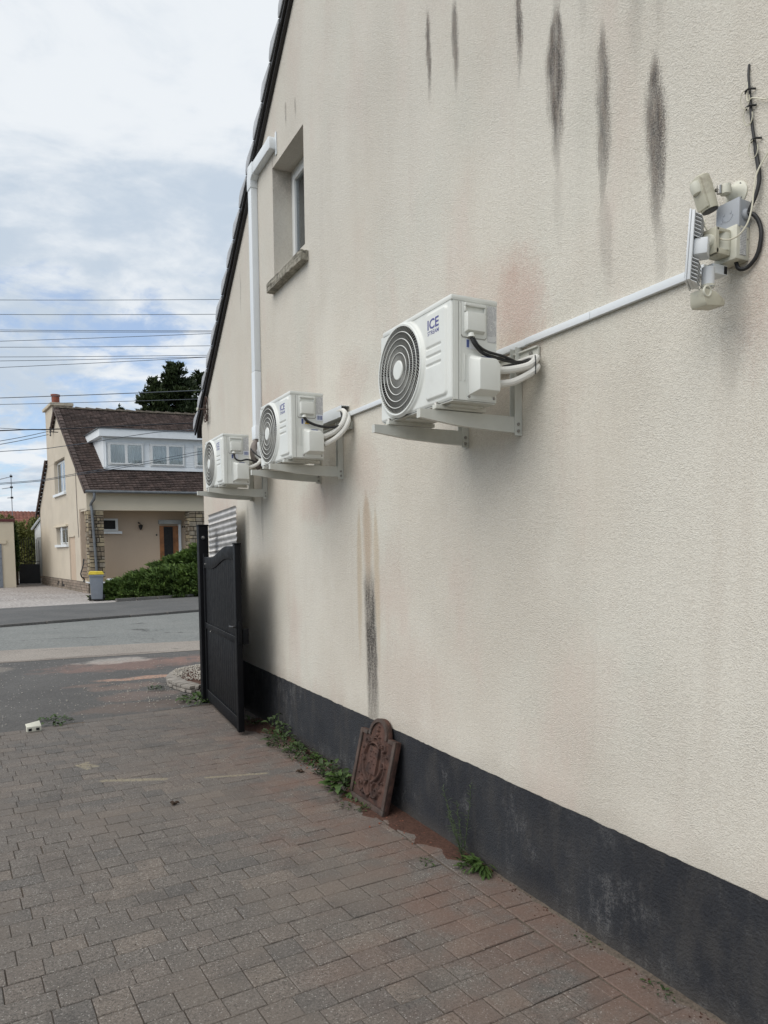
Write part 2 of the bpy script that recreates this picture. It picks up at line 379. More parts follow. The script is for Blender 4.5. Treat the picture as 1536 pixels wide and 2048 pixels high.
def ground_mat(name, base, base2, gr=.35, scale=45, patches=(), speck=0, bumpd=.006, cracks=0, pscale=3):
    m, nt, b = newmat(name)
    p = pos(nt); s = nt.node('ShaderNodeSeparateXYZ'); nt.l.new(p, s.inputs[0]); xv, yv = s.outputs[0], s.outputs[1]
    g = nt.noise(p, scale, 5, .75); big = nt.noise(p, .8, 6, .65)
    c = nt.mix(nt.mr(big, .35, .65), base, base2)
    c = nt.mix(nt.mr(g, .36, .52, gr, 0), c, tuple(x*.40 for x in base))
    c = nt.mix(nt.mr(g, .52, .66, 0, gr), c, tuple(min(1, x*1.9) for x in base))
    edge = nt.noise(p, pscale, 6, .7); fineg = nt.noise(p, 30, 4, .8)
    for (px, py, rx, ry, st, col) in patches:
        dy = nt.m('DIVIDE', nt.m('SUBTRACT', yv, py), ry); dx = nt.m('DIVIDE', nt.m('SUBTRACT', xv, px), rx)
        d = nt.m('ADD', nt.m('MULTIPLY', dy, dy), nt.m('MULTIPLY', dx, dx))
        d = nt.m('ADD', d, nt.m('ADD', nt.m('MULTIPLY', nt.m('SUBTRACT', edge, .5), 3.4), nt.m('MULTIPLY', nt.m('SUBTRACT', fineg, .5), 1.6)))
        k = nt.m('MULTIPLY', nt.mr(d, .35, 1.15, 1, 0), nt.mr(fineg, .35, .6, .45, 1))
        c = nt.mix(nt.m('MULTIPLY', k, st), c, col)
    if speck:
        cell = nt.voro(p, 38, out='Color'); sp = nt.node('ShaderNodeSeparateColor'); nt.l.new(cell, sp.inputs[0])
        dd = nt.voro(p, 38)
        k = nt.m('MULTIPLY', nt.mr(sp.outputs[0], 1-speck, 1-speck+.005, 0, 1, False), nt.mr(dd, .22, .3, 1, 0))
        c = nt.mix(k, c, (.5, .47, .42))
    if cracks:
        w = nt.vm('ADD', nt.scale(p, .32, 1, 1), nt.scale(nt.noise(p, 1.2, 5, .6, col=True), .9, .9, .9))
        e = nt.voro(w, .45, 'DISTANCE_TO_EDGE')
        k = nt.m('MULTIPLY', nt.mr(e, .0, .016, 1, 0), nt.mr(nt.noise(p, .9, 3), .48, .6))
        c = nt.mix(nt.m('MULTIPLY', k, cracks), c, (.03, .03, .028))
    nt.put(b.inputs['Base Color'], c); b.inputs['Roughness'].default_value = .92; b.inputs['Specular IOR Level'].default_value = .3
    nt.put(b.inputs['Normal'], nt.bump(g, .7, bumpd))
    return m
def glass_mat(name, tint=(.6, .65, .65), op=.35):
    m, nt, b = newmat(name); nt.n.remove(b); out = nt.n['Material Output']
    tr = nt.node('ShaderNodeBsdfTransparent'); tr.inputs[0].default_value = (*tint, 1)
    gl = nt.node('ShaderNodeBsdfGlossy'); gl.inputs['Roughness'].default_value = .03
    gl.inputs['Color'].default_value = (.9, .95, 1, 1)
    fr = nt.node('ShaderNodeFresnel'); fr.inputs[0].default_value = 1.5
    mx = nt.node('ShaderNodeMixShader'); nt.put(mx.inputs[0], nt.m('ADD', nt.m('MULTIPLY', fr.outputs[0], 1.2), op*.3, clamp=True))
    nt.l.new(tr.outputs[0], mx.inputs[1]); nt.l.new(gl.outputs[0], mx.inputs[2]); nt.l.new(mx.outputs[0], out.inputs[0])
    return m
def leaf_mat(name, c1, c2, sc_=3):
    m, nt, b = newmat(name); p = pos(nt)
    c = nt.mix(nt.mr(nt.noise(p, sc_, 4, .6), .3, .7), c1, c2)
    c = nt.mix(nt.mr(nt.noise(p, sc_*9, 3, .6), .4, .7, 0, .4), c, tuple(x*1.5 for x in c2))
    nt.put(b.inputs['Base Color'], c); b.inputs['Roughness'].default_value = .6
    b.inputs['Specular IOR Level'].default_value = .3
    return m
def print_mat():
    # small print of a rating plate: rows of dark type on a pale sheet (object space: x across, z up)
    m, nt, b = newmat('rating_plate_print'); p = obj_co(nt)
    s = nt.node('ShaderNodeSeparateXYZ'); nt.l.new(p, s.inputs[0])
    rows = nt.m('FRACT', nt.m('MULTIPLY', s.outputs[2], 210)); line = nt.mr(rows, .45, .5, 0, 1, False)
    ch = nt.noise(nt.scale(p, 900, 1, 210*.6), 1, 2, .5); word = nt.noise(nt.scale(p, 90, 1, 60), 1, 2, .5)
    blk = nt.noise(nt.scale(p, 8, 1, 34), 1, 1, .5)
    k = nt.m('MULTIPLY', nt.m('MULTIPLY', line, nt.mr(ch, .42, .5)), nt.m('MULTIPLY', nt.mr(word, .38, .42), nt.mr(blk, .36, .40)))
    c = nt.mix(nt.m('MULTIPLY', k, .75), (.60, .60, .59), (.12, .12, .15))
    nt.put(b.inputs['Base Color'], c); b.inputs['Roughness'].default_value = .45
    return m
M = {}
M['wall'] = wall_mat(); M['plinth'] = plinth_mat()
PAV = [paver_mat('paver_%s' % n, c) for n, c in (('grey', (.138, .122, .108)), ('dark_grey', (.122, .111, .101)), ('warm_grey', (.148, .128, .112)), ('tan', (.162, .138, .118)), ('mid_grey', (.141, .125, .111)))]
M['acw'] = mat('painted_steel_ivory', (.70, .71, .67), .38, var=.02, vscale=3, bump=.05, bscale=300, bdist=.0008, dirt=(.40, .38, .33), dscale=5, damt=.18)
M['acgrille'] = mat('grille_plastic_grey', (.36, .355, .33), .5, var=.05)
M['acdark'] = mat('fan_chamber_dark', (.035, .035, .037), .6, var=.1)
M['fan'] = mat('fan_blade_grey', (.12, .12, .125), .45, var=.05)
M['ink'] = mat('blue_violet_ink', (.085, .085, .26), .45, var=.03)
M['rate'] = print_mat()
M['stick_white'] = mat('sticker_white', (.72, .74, .78), .4, var=.02)
M['stick_blue'] = mat('sticker_blue', (.09, .12, .28), .4, var=.05)
M['stick_yellow'] = mat('sticker_yellow', (.65, .42, .04), .4, var=.05)
M['black'] = mat('black_rubber', (.012, .012, .013), .5, var=.1)
M['bracket'] = mat('bracket_powder_coat', (.56, .56, .51), .45, var=.04, vscale=5, dirt=(.28, .25, .2), dscale=7, damt=.25)
M['steel'] = mat('zinc_steel', (.35, .34, .32), .35, metal=.8, var=.1)
M['pvc'] = mat('white_pvc', (.70, .73, .75), .35, var=.02, vscale=2, dirt=(.5, .48, .44), dscale=4, damt=.15)
M['insul'] = mat('white_insulation_foam', (.68, .67, .63), .8, var=.04, bump=.4, bscale=180, bdist=.002)
M['greyflex'] = mat('grey_flexible_sleeve', (.20, .17, .155), .6, var=.12)
M['aged'] = mat('aged_ivory_plastic', (.52, .50, .40), .45, var=.05, dirt=(.2, .16, .11), dscale=25, damt=.55)
M['ivory'] = mat('ivory_plastic', (.62, .61, .52), .45, var=.04, dirt=(.25, .21, .16), dscale=20, damt=.25)
M['jbox'] = mat('grey_junction_box_plastic', (.36, .38, .41), .45, var=.04)
M['flood'] = mat('white_painted_aluminium', (.66, .68, .70), .4, var=.03)
M['fins'] = mat('heat_sink_grey_white', (.66, .67, .68), .45, var=.05)
M['wire'] = mat('off_white_wire', (.58, .55, .44), .5, var=.05)
M['gate'] = mat('black_grey_powder_coat', (.0048, .005, .0062), .55, var=.12, vscale=5, dirt=(.011, .0105, .010), dscale=4, damt=.3, spec=.15)
M['gateedge'] = mat('grey_gate_edge', (.05, .05, .053), .4, var=.1)  # paler grey than the gate leaf
M['sheet'] = mat('galvanised_sheet', (.36, .35, .34), .38, metal=.55, var=.12, vscale=9)
M['rustiron'] = mat('rusty_cast_iron', (.058, .027, .019), .8, var=.35, vscale=14, bump=.6, bscale=120, bdist=.003, dirt=(.12, .062, .042), dscale=9, damt=.5)
M['rustedge'] = mat('weathered_iron_rim', (.066, .043, .034), .85, var=.2, vscale=14, bump=.5, bscale=120, bdist=.003, dirt=(.06, .06, .055), dscale=6, damt=.6)
M['soil'] = ground_mat('red_brown_soil', (.070, .034, .024), (.10, .052, .036), .6, 70, bumpd=.012)
M['bark'] = mat('dark_fascia_and_gap_shade', (.012, .010, .010), .45, var=.1)
M['tilegrey'] = mat('grey_concrete_tile', (.40, .41, .43), .7, var=.12, vscale=6, bump=.3, bscale=80, bdist=.003)
M['tiledark'] = mat('dark_roof_covering', (.03, .028, .028), .8, var=.1)
M['lichen'] = mat('lichened_concrete_sill', (.30, .28, .23), .9, var=.25, vscale=18, bump=.8, bscale=70, bdist=.006, dirt=(.06, .055, .045), dscale=28, damt=.9)
M['frame'] = mat('white_upvc', (.66, .67, .66), .35, var=.02)
M['glass'] = glass_mat('window_glass', (.45, .48, .5), .5)
M['glass_far'] = glass_mat('far_window_glass', (.97, .97, .96), .0)
M['curtain'] = mat('pale_curtain', (.34, .35, .345), .9, var=.12, vscale=3)
M['curtain_far'] = mat('blue_white_net_curtain', (.76, .80, .79), .9, var=.08, vscale=1.5)
M['dark'] = mat('dark_interior', (.012, .012, .013), .8, var=.1)
M['asphalt'] = ground_mat('worn_asphalt', (.092, .088, .084), (.115, .11, .104), .45, 50, speck=.05, patches=(
    (-.55, 10.75, 1.25, .55, .65, (.25, .15, .12)), (-.75, 11.25, .55, .34, .7, (.42, .38, .34)), (1.1, 10.9, 1.3, .45, .6, (.25, .15, .12)),
    (-.55, 9.55, .65, .13, .95, (.42, .26, .19)), (-.85, 9.0, .5, .25, .5, (.24, .16, .125)), (-.85, 8.35, .45, .3, .45, (.22, .145, .115)), (-1.0, 7.75, .6, .3, .45, (.20, .14, .11)), (-.45, 7.9, .5, .35, .35, (.07, .05, .04)),
    (-1.3, 9.3, .35, .12, .5, (.22, .15, .12)), (-2.4, 11.2, .4, .3, .5, (.28, .24, .2))))
M['shoulder'] = ground_mat('gritty_beige_pavement', (.26, .23, .20), (.31, .275, .24), .5, 40, patches=((-1.2, 11.9, 1.6, .12, .6, (.12, .095, .08)), (.9, 11.7, 1.2, .1, .6, (.12, .095, .08))), cracks=.5)
M['road'] = ground_mat('grey_road_surface', (.185, .19, .18), (.215, .218, .205), .45, 30, cracks=.9, bumpd=.008)
M['footway'] = ground_mat('dark_footway_asphalt', (.10, .10, .098), (.125, .122, .118), .35, 30, patches=((-1.5, 22.3, 3, .5, .4, (.16, .155, .15)),))
M['kerb'] = ground_mat('concrete_kerb', (.11, .105, .098), (.16, .15, .14), .4, 30)
M['gravel'] = ground_mat('pale_gravel', (.36, .33, .31), (.30, .27, .25), .95, 11, bumpd=.03, patches=((-.5, 25.3, 3.6, 2.2, .35, (.5, .47, .44)), (.1, 36, 2.5, 6, .5, (.24, .21, .19))))
M['earth'] = ground_mat('far_ground', (.14, .12, .09), (.10, .11, .06), .3, 5)
M['bed'] = ground_mat('paving_bed_sand', (.10, .08, .064), (.13, .105, .082), .5, 80)
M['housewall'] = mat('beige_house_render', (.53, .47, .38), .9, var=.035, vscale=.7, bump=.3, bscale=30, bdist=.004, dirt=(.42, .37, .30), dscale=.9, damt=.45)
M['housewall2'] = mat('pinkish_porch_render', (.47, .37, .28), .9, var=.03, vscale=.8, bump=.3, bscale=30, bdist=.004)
M['beam'] = mat('cream_render', (.60, .53, .41), .9, var=.03, vscale=.8, bump=.3, bscale=30, bdist=.004)
M['stone'] = [mat('pillar_stone_%s' % n, c, .9, var=.18, vscale=5, bump=.6, bscale=20, bdist=.01) for n, c in (('ochre', (.30, .245, .16)), ('grey', (.25, .215, .165)), ('brown', (.19, .15, .105)))]
M['mortar'] = mat('dark_mortar', (.07, .06, .048), .95, var=.15)
M['plinthstone'] = [mat('base_stone_%s' % n, c, .9, var=.15, vscale=5) for n, c in (('a', (.25, .20, .16)), ('b', (.20, .165, .13)))]
M['htile'] = [mat('brown_roof_tile_%s' % n, c, .8, var=.25, vscale=2.5, bump=.3, bscale=40, bdist=.004) for n, c in (('dark', (.082, .057, .049)), ('mid', (.095, .066, .057)), ('light', (.115, .081, .070)), ('black', (.066, .046, .040)))]
M['moss'] = mat('mossy_ridge_tile', (.10, .082, .062), .9, var=.3, vscale=8)
M['whitepaint'] = mat('white_cladding', (.72, .75, .77), .5, var=.03, dirt=(.5, .5, .48), dscale=1.5, damt=.2)
M['zinc'] = mat('zinc_gutter', (.15, .16, .17), .4, metal=.4, var=.1)
M['wood'] = mat('orange_brown_door_wood', (.26, .105, .035), .5, var=.2, vscale=4)
M['terracotta'] = mat('terracotta_pot', (.22, .065, .04), .8, var=.15, vscale=5)
M['chimney'] = mat('chimney_render', (.50, .44, .34), .9, var=.08, dirt=(.2, .18, .14), dscale=2, damt=.6)
M['redroof'] = mat('red_pantiles', (.20, .075, .05), .85, var=.2, vscale=2)
M['maroon'] = mat('maroon_edging', (.10, .025, .025), .6, var=.1)
M['bin'] = mat('grey_bin_plastic', (.20, .22, .25), .5, var=.05)
M['yellow'] = mat('yellow_lid_plastic', (.72, .56, .06), .5, var=.06)
M['iron'] = mat('black_iron', (.012, .012, .013), .5, var=.1)
M['juniper'] = leaf_mat('juniper_green', (.032, .060, .018), (.155, .225, .055), 2.8)
M['twig'] = mat('twig_brown', (.05, .035, .022), .9, var=.2)
M['conifer'] = leaf_mat('dark_conifer_green', (.016, .027, .010), (.040, .058, .018), .8)
M['bushg'] = leaf_mat('olive_bush_green', (.08, .10, .028), (.20, .20, .06), 1.2)
M['ivy'] = leaf_mat('dark_ivy_green', (.025, .045, .015), (.06, .10, .03), 2)
M['weed'] = leaf_mat('weed_green', (.020, .036, .012), (.048, .078, .022), 20)
M['weedgrey'] = leaf_mat('grey_green_weed', (.028, .042, .022), (.060, .082, .038), 20)
M['weedfresh'] = leaf_mat('fresh_weed_green', (.022, .046, .010), (.055, .095, .020), 20)
M['pebble'] = mat('white_pebble', (.42, .385, .33), .8, var=.15, vscale=20)
M['slate'] = mat('flat_edging_stone', (.26, .235, .205), .9, var=.15, vscale=8, bump=.4, bscale=50, bdist=.004)
M['brickred'] = mat('red_brick_crumb', (.22, .08, .05), .9, var=.2, vscale=30)
M['drybrown'] = mat('dry_brown_leaf', (.05, .03, .018), .9, var=.2, vscale=30)
M['alu'] = mat('antenna_aluminium', (.28, .28, .29), .4, metal=.5, var=.1)
M['cable'] = mat('overhead_cable', (.07, .085, .105), .6, var=.05)
M['cableblack'] = mat('overhead_cable_black', (.012, .012, .015), .6, var=.05)

# ------------------------------------------------------------------ ground, road, pavements
def sheet(name, poly, z, m, kind='structure', parent=None, th=0):
    mb = MB()
    if th: mb.prism(poly, z-th, z, 'z')
    else: mb.add([(x, y, z) for x, y in poly], [tuple(range(len(poly)))])
    o = mb.build(name, m, parent, smooth=False, fix=bool(th))
    if parent is None: tag(o, kind=kind)
    return o
def edge_y(x): return 7.215+.1757*(x+2.228)       # far edge of the block paving
sheet('ground', [(-400, -60), (400, -60), (400, 900), (-400, 900)], -.06, M['earth'])
sheet('asphalt_forecourt', [(-12, edge_y(-12)-.02), (-.0, edge_y(0)-.02), (0, 8.63), (14, 8.63), (14, 10.6), (.65, 11.72), (-2.27, 11.85), (-12, 12.2)], -.008, M['asphalt'])
sheet('gritty_pavement', [(-12, 12.2), (-2.27, 11.85), (.65, 11.72), (14, 10.6), (14, 12.0), (.97, 13.0), (-2.285, 13.376), (-12, 14.3)], -.004, M['shoulder'])
sheet('road', [(-40, 17), (-12, 14.3), (-2.285, 13.376), (.97, 13.0), (14, 12.0), (40, 10), (40, 30), (12, 22.2), (2.494, 19.328), (-2.327, 17.625), (-12, 14.4), (-40, 17.1)], -.012, M['road'])
sheet('far_footway', [(-2.35, 17.76), (2.47, 19.46), (12, 22.5), (40, 31), (40, 37), (12, 28.5), (3.95, 25.45), (.69, 24.1), (-2.38, 23.28), (-14, 20.0), (-14, 13.9)], .02, M['footway'], th=.1)
sheet('gravel_forecourt', [(-14, 20.0), (-2.38, 23.28), (.69, 24.1), (3.95, 25.45), (12, 28.5), (12, 60), (-14, 60)], .012, M['gravel'])
kt = bpy.data.objects.new('road_kerb', None); COL.objects.link(kt); tag(kt, kind='structure')
pts = [(-14, 13.75), (-2.33, 17.68), (2.494, 19.38), (12, 22.4)]
for i in range(len(pts)-1):
    a, b = Vector(pts[i]), Vector(pts[i+1]); n = int((b-a).length/1.0)
    for k in range(n):
        p, q = a.lerp(b, k/n), a.lerp(b, (k+1)/n-.008); d = (q-p).normalized(); w = Vector((-d.y, d.x))*.13
        MB().prism([tuple(p), tuple(q), tuple(q+w), tuple(p+w)], -.05, .045+random.uniform(-.004, .004), 'z').build('kerb_stone', M['kerb'], kt, bev=.008)
# low edging in front of the junipers
ed = bpy.data.objects.new('bed_edging', None); COL.objects.link(ed); tag(ed, kind='structure')
a, b = Vector((.95, 24.35)), Vector((6.5, 26.6))
for k in range(8):
    p, q = a.lerp(b, k/8), a.lerp(b, (k+1)/8-.01); w = Vector((-.04, .1))
    MB().prism([tuple(p), tuple(q), tuple(q+w), tuple(p+w)], .0, .11, 'z').build('edging_stone', M['kerb'], ed, bev=.01)

# block paving --------------------------------------------------
sheet('paving_bed', [(-6, 0), (.0, 0), (.0, edge_y(0)-.03), (-6, edge_y(-6)-.03)], -.007, M['bed'])
paving = bpy.data.objects.new('block_paving', None); COL.objects.link(paving); tag(paving, kind='structure')
def paver_verts(L, W, rnd, g=.0024, ch=.0028):
    a, b = L/2-g/2, W/2-g/2; z1 = 0; vs = []
    for (sx, sy) in ((-1, -1), (1, -1), (1, 1), (-1, 1)):
        vs.append((sx*a, sy*b, -.03))
    for (sx, sy) in ((-1, -1), (1, -1), (1, 1), (-1, 1)):
        vs.append((sx*a+rnd.uniform(-.0008, .0008), sy*b+rnd.uniform(-.0008, .0008), -ch))
    for (sx, sy) in ((-1, -1), (1, -1), (1, 1), (-1, 1)):
        vs.append((sx*(a-ch), sy*(b-ch), z1))
    fs = [(8, 9, 10, 11)]
    for k in range(4):
        n = (k+1) % 4; fs += [(k, n, 4+n, 4+k), (4+k, 4+n, 8+n, 8+k)]
    return vs, fs
rnd = random.Random(5); PM = {}
def paver_mesh(L, W, c):
    key = (L, W, c)
    if key not in PM:
        mb = MB(); mb.add(*paver_verts(L, W, rnd)); PM[key] = mb.mesh('paving_stone', PAV[c], fix=False, smooth=False)
    return PM[key]
placed = []
th = R(4.0); ct, st_ = math.cos(th), math.sin(th)
PH = .1222
for k in range(64):
    y0 = .55+k*PH*1.0
    s = 0.0; off = [0, .09, .045, .12, .02, .075][k % 6]
    s = -off
    while s < 4.6:
        L = rnd.choices([.132, .2, .264], [.80, .08, .12])[0]
        a0, a1 = max(s, 0.004), s+L
        if a1-a0 > .03:
            cs = (a0+a1)/2; Lr = round(a1-a0, 3)
            x = -.176-cs*ct; y = y0-cs*st_
            if y < edge_y(x)-.05 and y > .2: placed.append((x, y, th, Lr, PH))
        s += L
yy = .3
while yy < 7.5:      # border course along the plinth
    L = rnd.choice([.13, .262, .262, .2])
    if yy+L/2 < edge_y(-.09)-.05: placed.append((-.088, yy+L/2, PI/2, L, .170))
    yy += L
def vis(p):
    v = Vector((p[0]+D_, p[1], -H_)); z = v.dot(fw)
    if z < .3: return -1
    px = 742.7+1450*v.dot(rt2)/z; py = 1210.5-1450*v.dot(up2)/z
    return z if (-30 < px < 1570 and py < 2090) else -1
vz = sorted([(vis(p), i) for i, p in enumerate(placed) if vis(p) > 0])
keep = set(i for z, i in vz[:290])
rest = MB()
for i, (x, y, a, L, W) in enumerate(placed):
    c = rnd.choices(range(5), [.34, .16, .2, .10, .20])[0]
    ws = [.118, .02][0] if False else W
    dz = rnd.uniform(-.0026, .0010); tx, ty = rnd.uniform(-.009, .009), rnd.uniform(-.009, .009)
    jx = rnd.uniform(-.0012, .0012)
    gap = rnd.random() < .12
    if i in keep:
        o = inst('paving_stone', paver_mesh(L, W, c), paving, (x+jx, y, dz), (tx, ty, a), (.975 if (gap or (x > -.8 and rnd.random() < .45)) else 1, .965 if rnd.random() < (.35 if x > -.7 else .07) else 1, 1))
    else:
        vs, fs = paver_verts(L, W, rnd); mt = Matrix.Translation((x+jx, y, dz)) @ Matrix.Rotation(a, 4, 'Z') @ Matrix.Rotation(tx, 4, 'X') @ Matrix.Rotation(ty, 4, 'Y')
        rest.add([mt @ Vector(v) for v in vs], fs, c)
o = rest.build('paving_stones_beyond', PAV, paving, fix=False, smooth=False); tag(o, kind='stuff')

# ------------------------------------------------------------------ the house wall on the right
house = thing('rendered_house', 'cream rough rendered gable house with dark grey plinth filling the right side', 'house', (0, 0, 0))
YF = 8.612
def roofz(y):   # underside line of the verge
    return 3.17+.828*(YF-y) if y > 2.2 else 3.17+.828*(YF-2.2)-.828*(2.2-y)
WY0, WY1, WZ0, WZ1 = 5.258, 5.962, 3.895, 4.756
XB = 7.0
mb = MB()
def quad(*v): mb.add(v, [tuple(range(len(v)))])
quad((0, -5, 0), (0, WY0, 0), (0, WY0, roofz(WY0)), (0, 2.2, roofz(2.2)), (0, -5, roofz(-5)))
quad((0, WY0, 0), (0, WY1, 0), (0, WY1, WZ0), (0, WY0, WZ0))
quad((0, WY0, WZ1), (0, WY1, WZ1), (0, WY1, roofz(WY1)), (0, WY0, roofz(WY0)))
quad((0, WY1, 0), (0, YF, 0), (0, YF, roofz(YF)), (0, WY1, roofz(WY1)))
RV = .24
quad((0, WY0, WZ0), (RV, WY0, WZ0), (RV, WY0, WZ1), (0, WY0, WZ1))
quad((0, WY1, WZ0), (RV, WY1, WZ0), (RV, WY1, WZ1), (0, WY1, WZ1))
quad((0, WY0, WZ1), (RV, WY0, WZ1), (RV, WY1, WZ1), (0, WY1, WZ1))
quad((0, WY0, WZ0), (RV, WY0, WZ0), (RV, WY1, WZ0), (0, WY1, WZ0))
quad((0, YF, 0), (XB, YF, 0), (XB, YF, roofz(YF)), (0, YF, roofz(YF)))
quad((XB, -5, 0), (XB, YF, 0), (XB, YF, roofz(YF)), (XB, 2.2, roofz(2.2)), (XB, -5, roofz(-5)))
mb.build('gable_wall', M['wall'], house, smooth=False, fix=False)
mb = MB()
n = 420   # slightly wavering paint line
top = [(y, .491+.001*math.sin(y*9)+.0008*math.sin(y*31+1)+random.uniform(-.0022, .0022)) for y in [YF-.001-(YF+4)*i/n for i in range(n+1)]]
vs = [(-.0035, y, z) for y, z in top]+[(-.0035, y, -.02) for y, z in top]
mb.add(vs, [(i, i+1, n+2+i, n+1+i) for i in range(n)])
mb.add([(-.0035, YF, -.02), (4, YF, -.02), (4, YF, .49), (-.0035, YF, .49)], [(0, 1, 2, 3)])
mb.build('plinth', M['plinth'], house, smooth=False, fix=False)
# roof slab + fascia + verge tiles
sl_ = .828; L_ = math.hypot(1, sl_)
def roofslab(y0, y1, x0, x1, t0, t1, name, m):
    mb = MB()
    def P(x, y, t): return (x, y, roofz(y)+t*L_)
    vs = [P(x0, y0, t0), P(x1, y0, t0), P(x1, y1, t0), P(x0, y1, t0), P(x0, y0, t1), P(x1, y0, t1), P(x1, y1, t1), P(x0, y1, t1)]
    mb.add(vs, [(0, 3, 2, 1), (4, 5, 6, 7), (0, 1, 5, 4), (1, 2, 6, 5), (2, 3, 7, 6), (3, 0, 4, 7)])
    return mb.build(name, m, house, bev=0)
roofslab(2.2, YF+.28, .006, XB+.2, .02, .10, 'roof_slope', M['tiledark'])
roofslab(-5, 2.2, .006, XB+.2, .02, .10, 'roof_slope', M['tiledark'])
roofslab(2.2, YF+.12, -.030, .004, -.075, .045, 'bargeboard', M['bark'])
roofslab(2.2, YF+.17, -.050, -.031, -.040, .02, 'verge_gap_shade', M['bark'])  # black board standing in for the shade in the gap under the tiles
yt = 8.79
while yt > 2.2:
    L = .228
    a, b = yt, yt-L*1.04
    z = lambda y, t: roofz(y)+t*L_
    prof = [(a, z(a, .040)), (a-.006, z(a-.006, .012)), (a-.03, z(a-.03, -.002)), (b, z(b, -.020)), (b, z(b, .006)), (a-.05, z(a-.05, .082)), (a-.018, z(a-.018, .074))]
    mb = MB(); mb.prism(prof, -.062, -.051, 'x')
    mb.prism([(a-.02, z(a-.02, .052)), (a-.05, z(a-.05, .081)), (b, z(b, .005)), (b, z(b, -.010))], -.0505, .25, 'x')
    mb.build('verge_tile', M['tilegrey'], house, bev=.004)
    yt -= L
# window
win = MB().box(.165, .20, WY0, WY0+.052, WZ0, WZ1).box(.165, .20, WY1-.052, WY1, WZ0, WZ1).box(.1655, .1995, WY0+.052, WY1-.052, WZ0, WZ0+.055).box(.1655, .1995, WY0+.052, WY1-.052, WZ1-.055, WZ1)
win = win.build('window', M['frame'], house, bev=.004)
mb = MB()
for (y0, y1, z0, z1) in ((WY0+.053, WY0+.10, WZ0+.056, WZ1-.056), (WY1-.10, WY1-.053, WZ0+.056, WZ1-.056), (WY0+.10, WY1-.10, WZ0+.056, WZ0+.10), (WY0+.10, WY1-.10, WZ1-.10, WZ1-.056)):
    mb.box(.152, .19, y0, y1, z0, z1)
mb.build('sash', M['frame'], win, bev=.004)
MB().box(.172, .178, WY0+.1, WY1-.1, WZ0+.1, WZ1-.1).build('pane', M['glass'], win)
mb = MB(); N = 60
vs = []
for i in range(N+1):
    y = WY0+.03+(WY1-WY0-.06)*i/N; x = .225+.012*math.sin(i*1.15)+.006*math.sin(i*.37)
    vs += [(x, y, WZ0+.02), (x, y, WZ1-.02)]
mb.add(vs, [(2*i, 2*i+2, 2*i+3, 2*i+1) for i in range(N)]); mb.build('curtain', M['curtain'], win, fix=False)
MB().box(.30, .31, WY0-.1, WY1+.1, WZ0-.1, WZ1+.1).build('dark_room', M['dark'], win)
# sill, chipped
bm = bmesh.new(); bmesh.ops.create_cube(bm, size=1)
for v in bm.verts: v.co = Vector((-.0635+.1*0+(v.co.x+.5)*.20-.0, (5.190+5.990)/2+v.co.y*.80, 3.787+v.co.z*.070))
bmesh.ops.subdivide_edges(bm, edges=list(bm.edges), cuts=12, use_grid_fill=True)
for v in bm.verts:
    if v.co.x < -.005: v.co += Vector((random.uniform(-.003, .004), random.uniform(-.003, .003), random.uniform(-.003, .003)))
mb = MB(); mb.addbm(bm); mb.build('sill', M['lichen'], house)

# iron wall anchor ornament near the far corner
t = thing('wall_anchor', 'rusty wrought iron scroll anchor on the cream wall under the eave corner', 'wall anchor', (-.02, 8.28, 3.2))
mb = MB()
for s_ in (1, -1):
    pts = [(0, s_*.02*k/10*0+s_*(.10*math.sin(k/12*PI*1.5))*.9, (.14*math.cos(k/12*PI*1.3))) for k in range(13)]
    mb.tube([(-.01, p[1], p[2]) for p in pts], .006, 6)
mb.build('scroll', M['rustedge'], t)
MB().tube([(-.01, -.02, -.14), (-.012, .01, 0), (-.01, -.01, .14)], .008, 6).build('bar', M['rustiron'], t)
MB().tube([(.02, 0, 0), (-.09, .04, .0)], .009, 6).build('spike', M['rustedge'], t)
MB().lathe([(0, .02), (.012, .02)], (-.10, .045, 0), 'x', 10).build('rosette', M['ivory'], t)
for k in range(5):
    a = k*1.26
    MB().tube([(-.012, .02*math.cos(a), .02*math.sin(a)), (-.03, .06*math.cos(a), .06*math.sin(a)), (-.02, .075*math.cos(a+.5), .075*math.sin(a+.5))], [.008, .006, .003], 5).build('leaf', M['rustedge'], t)

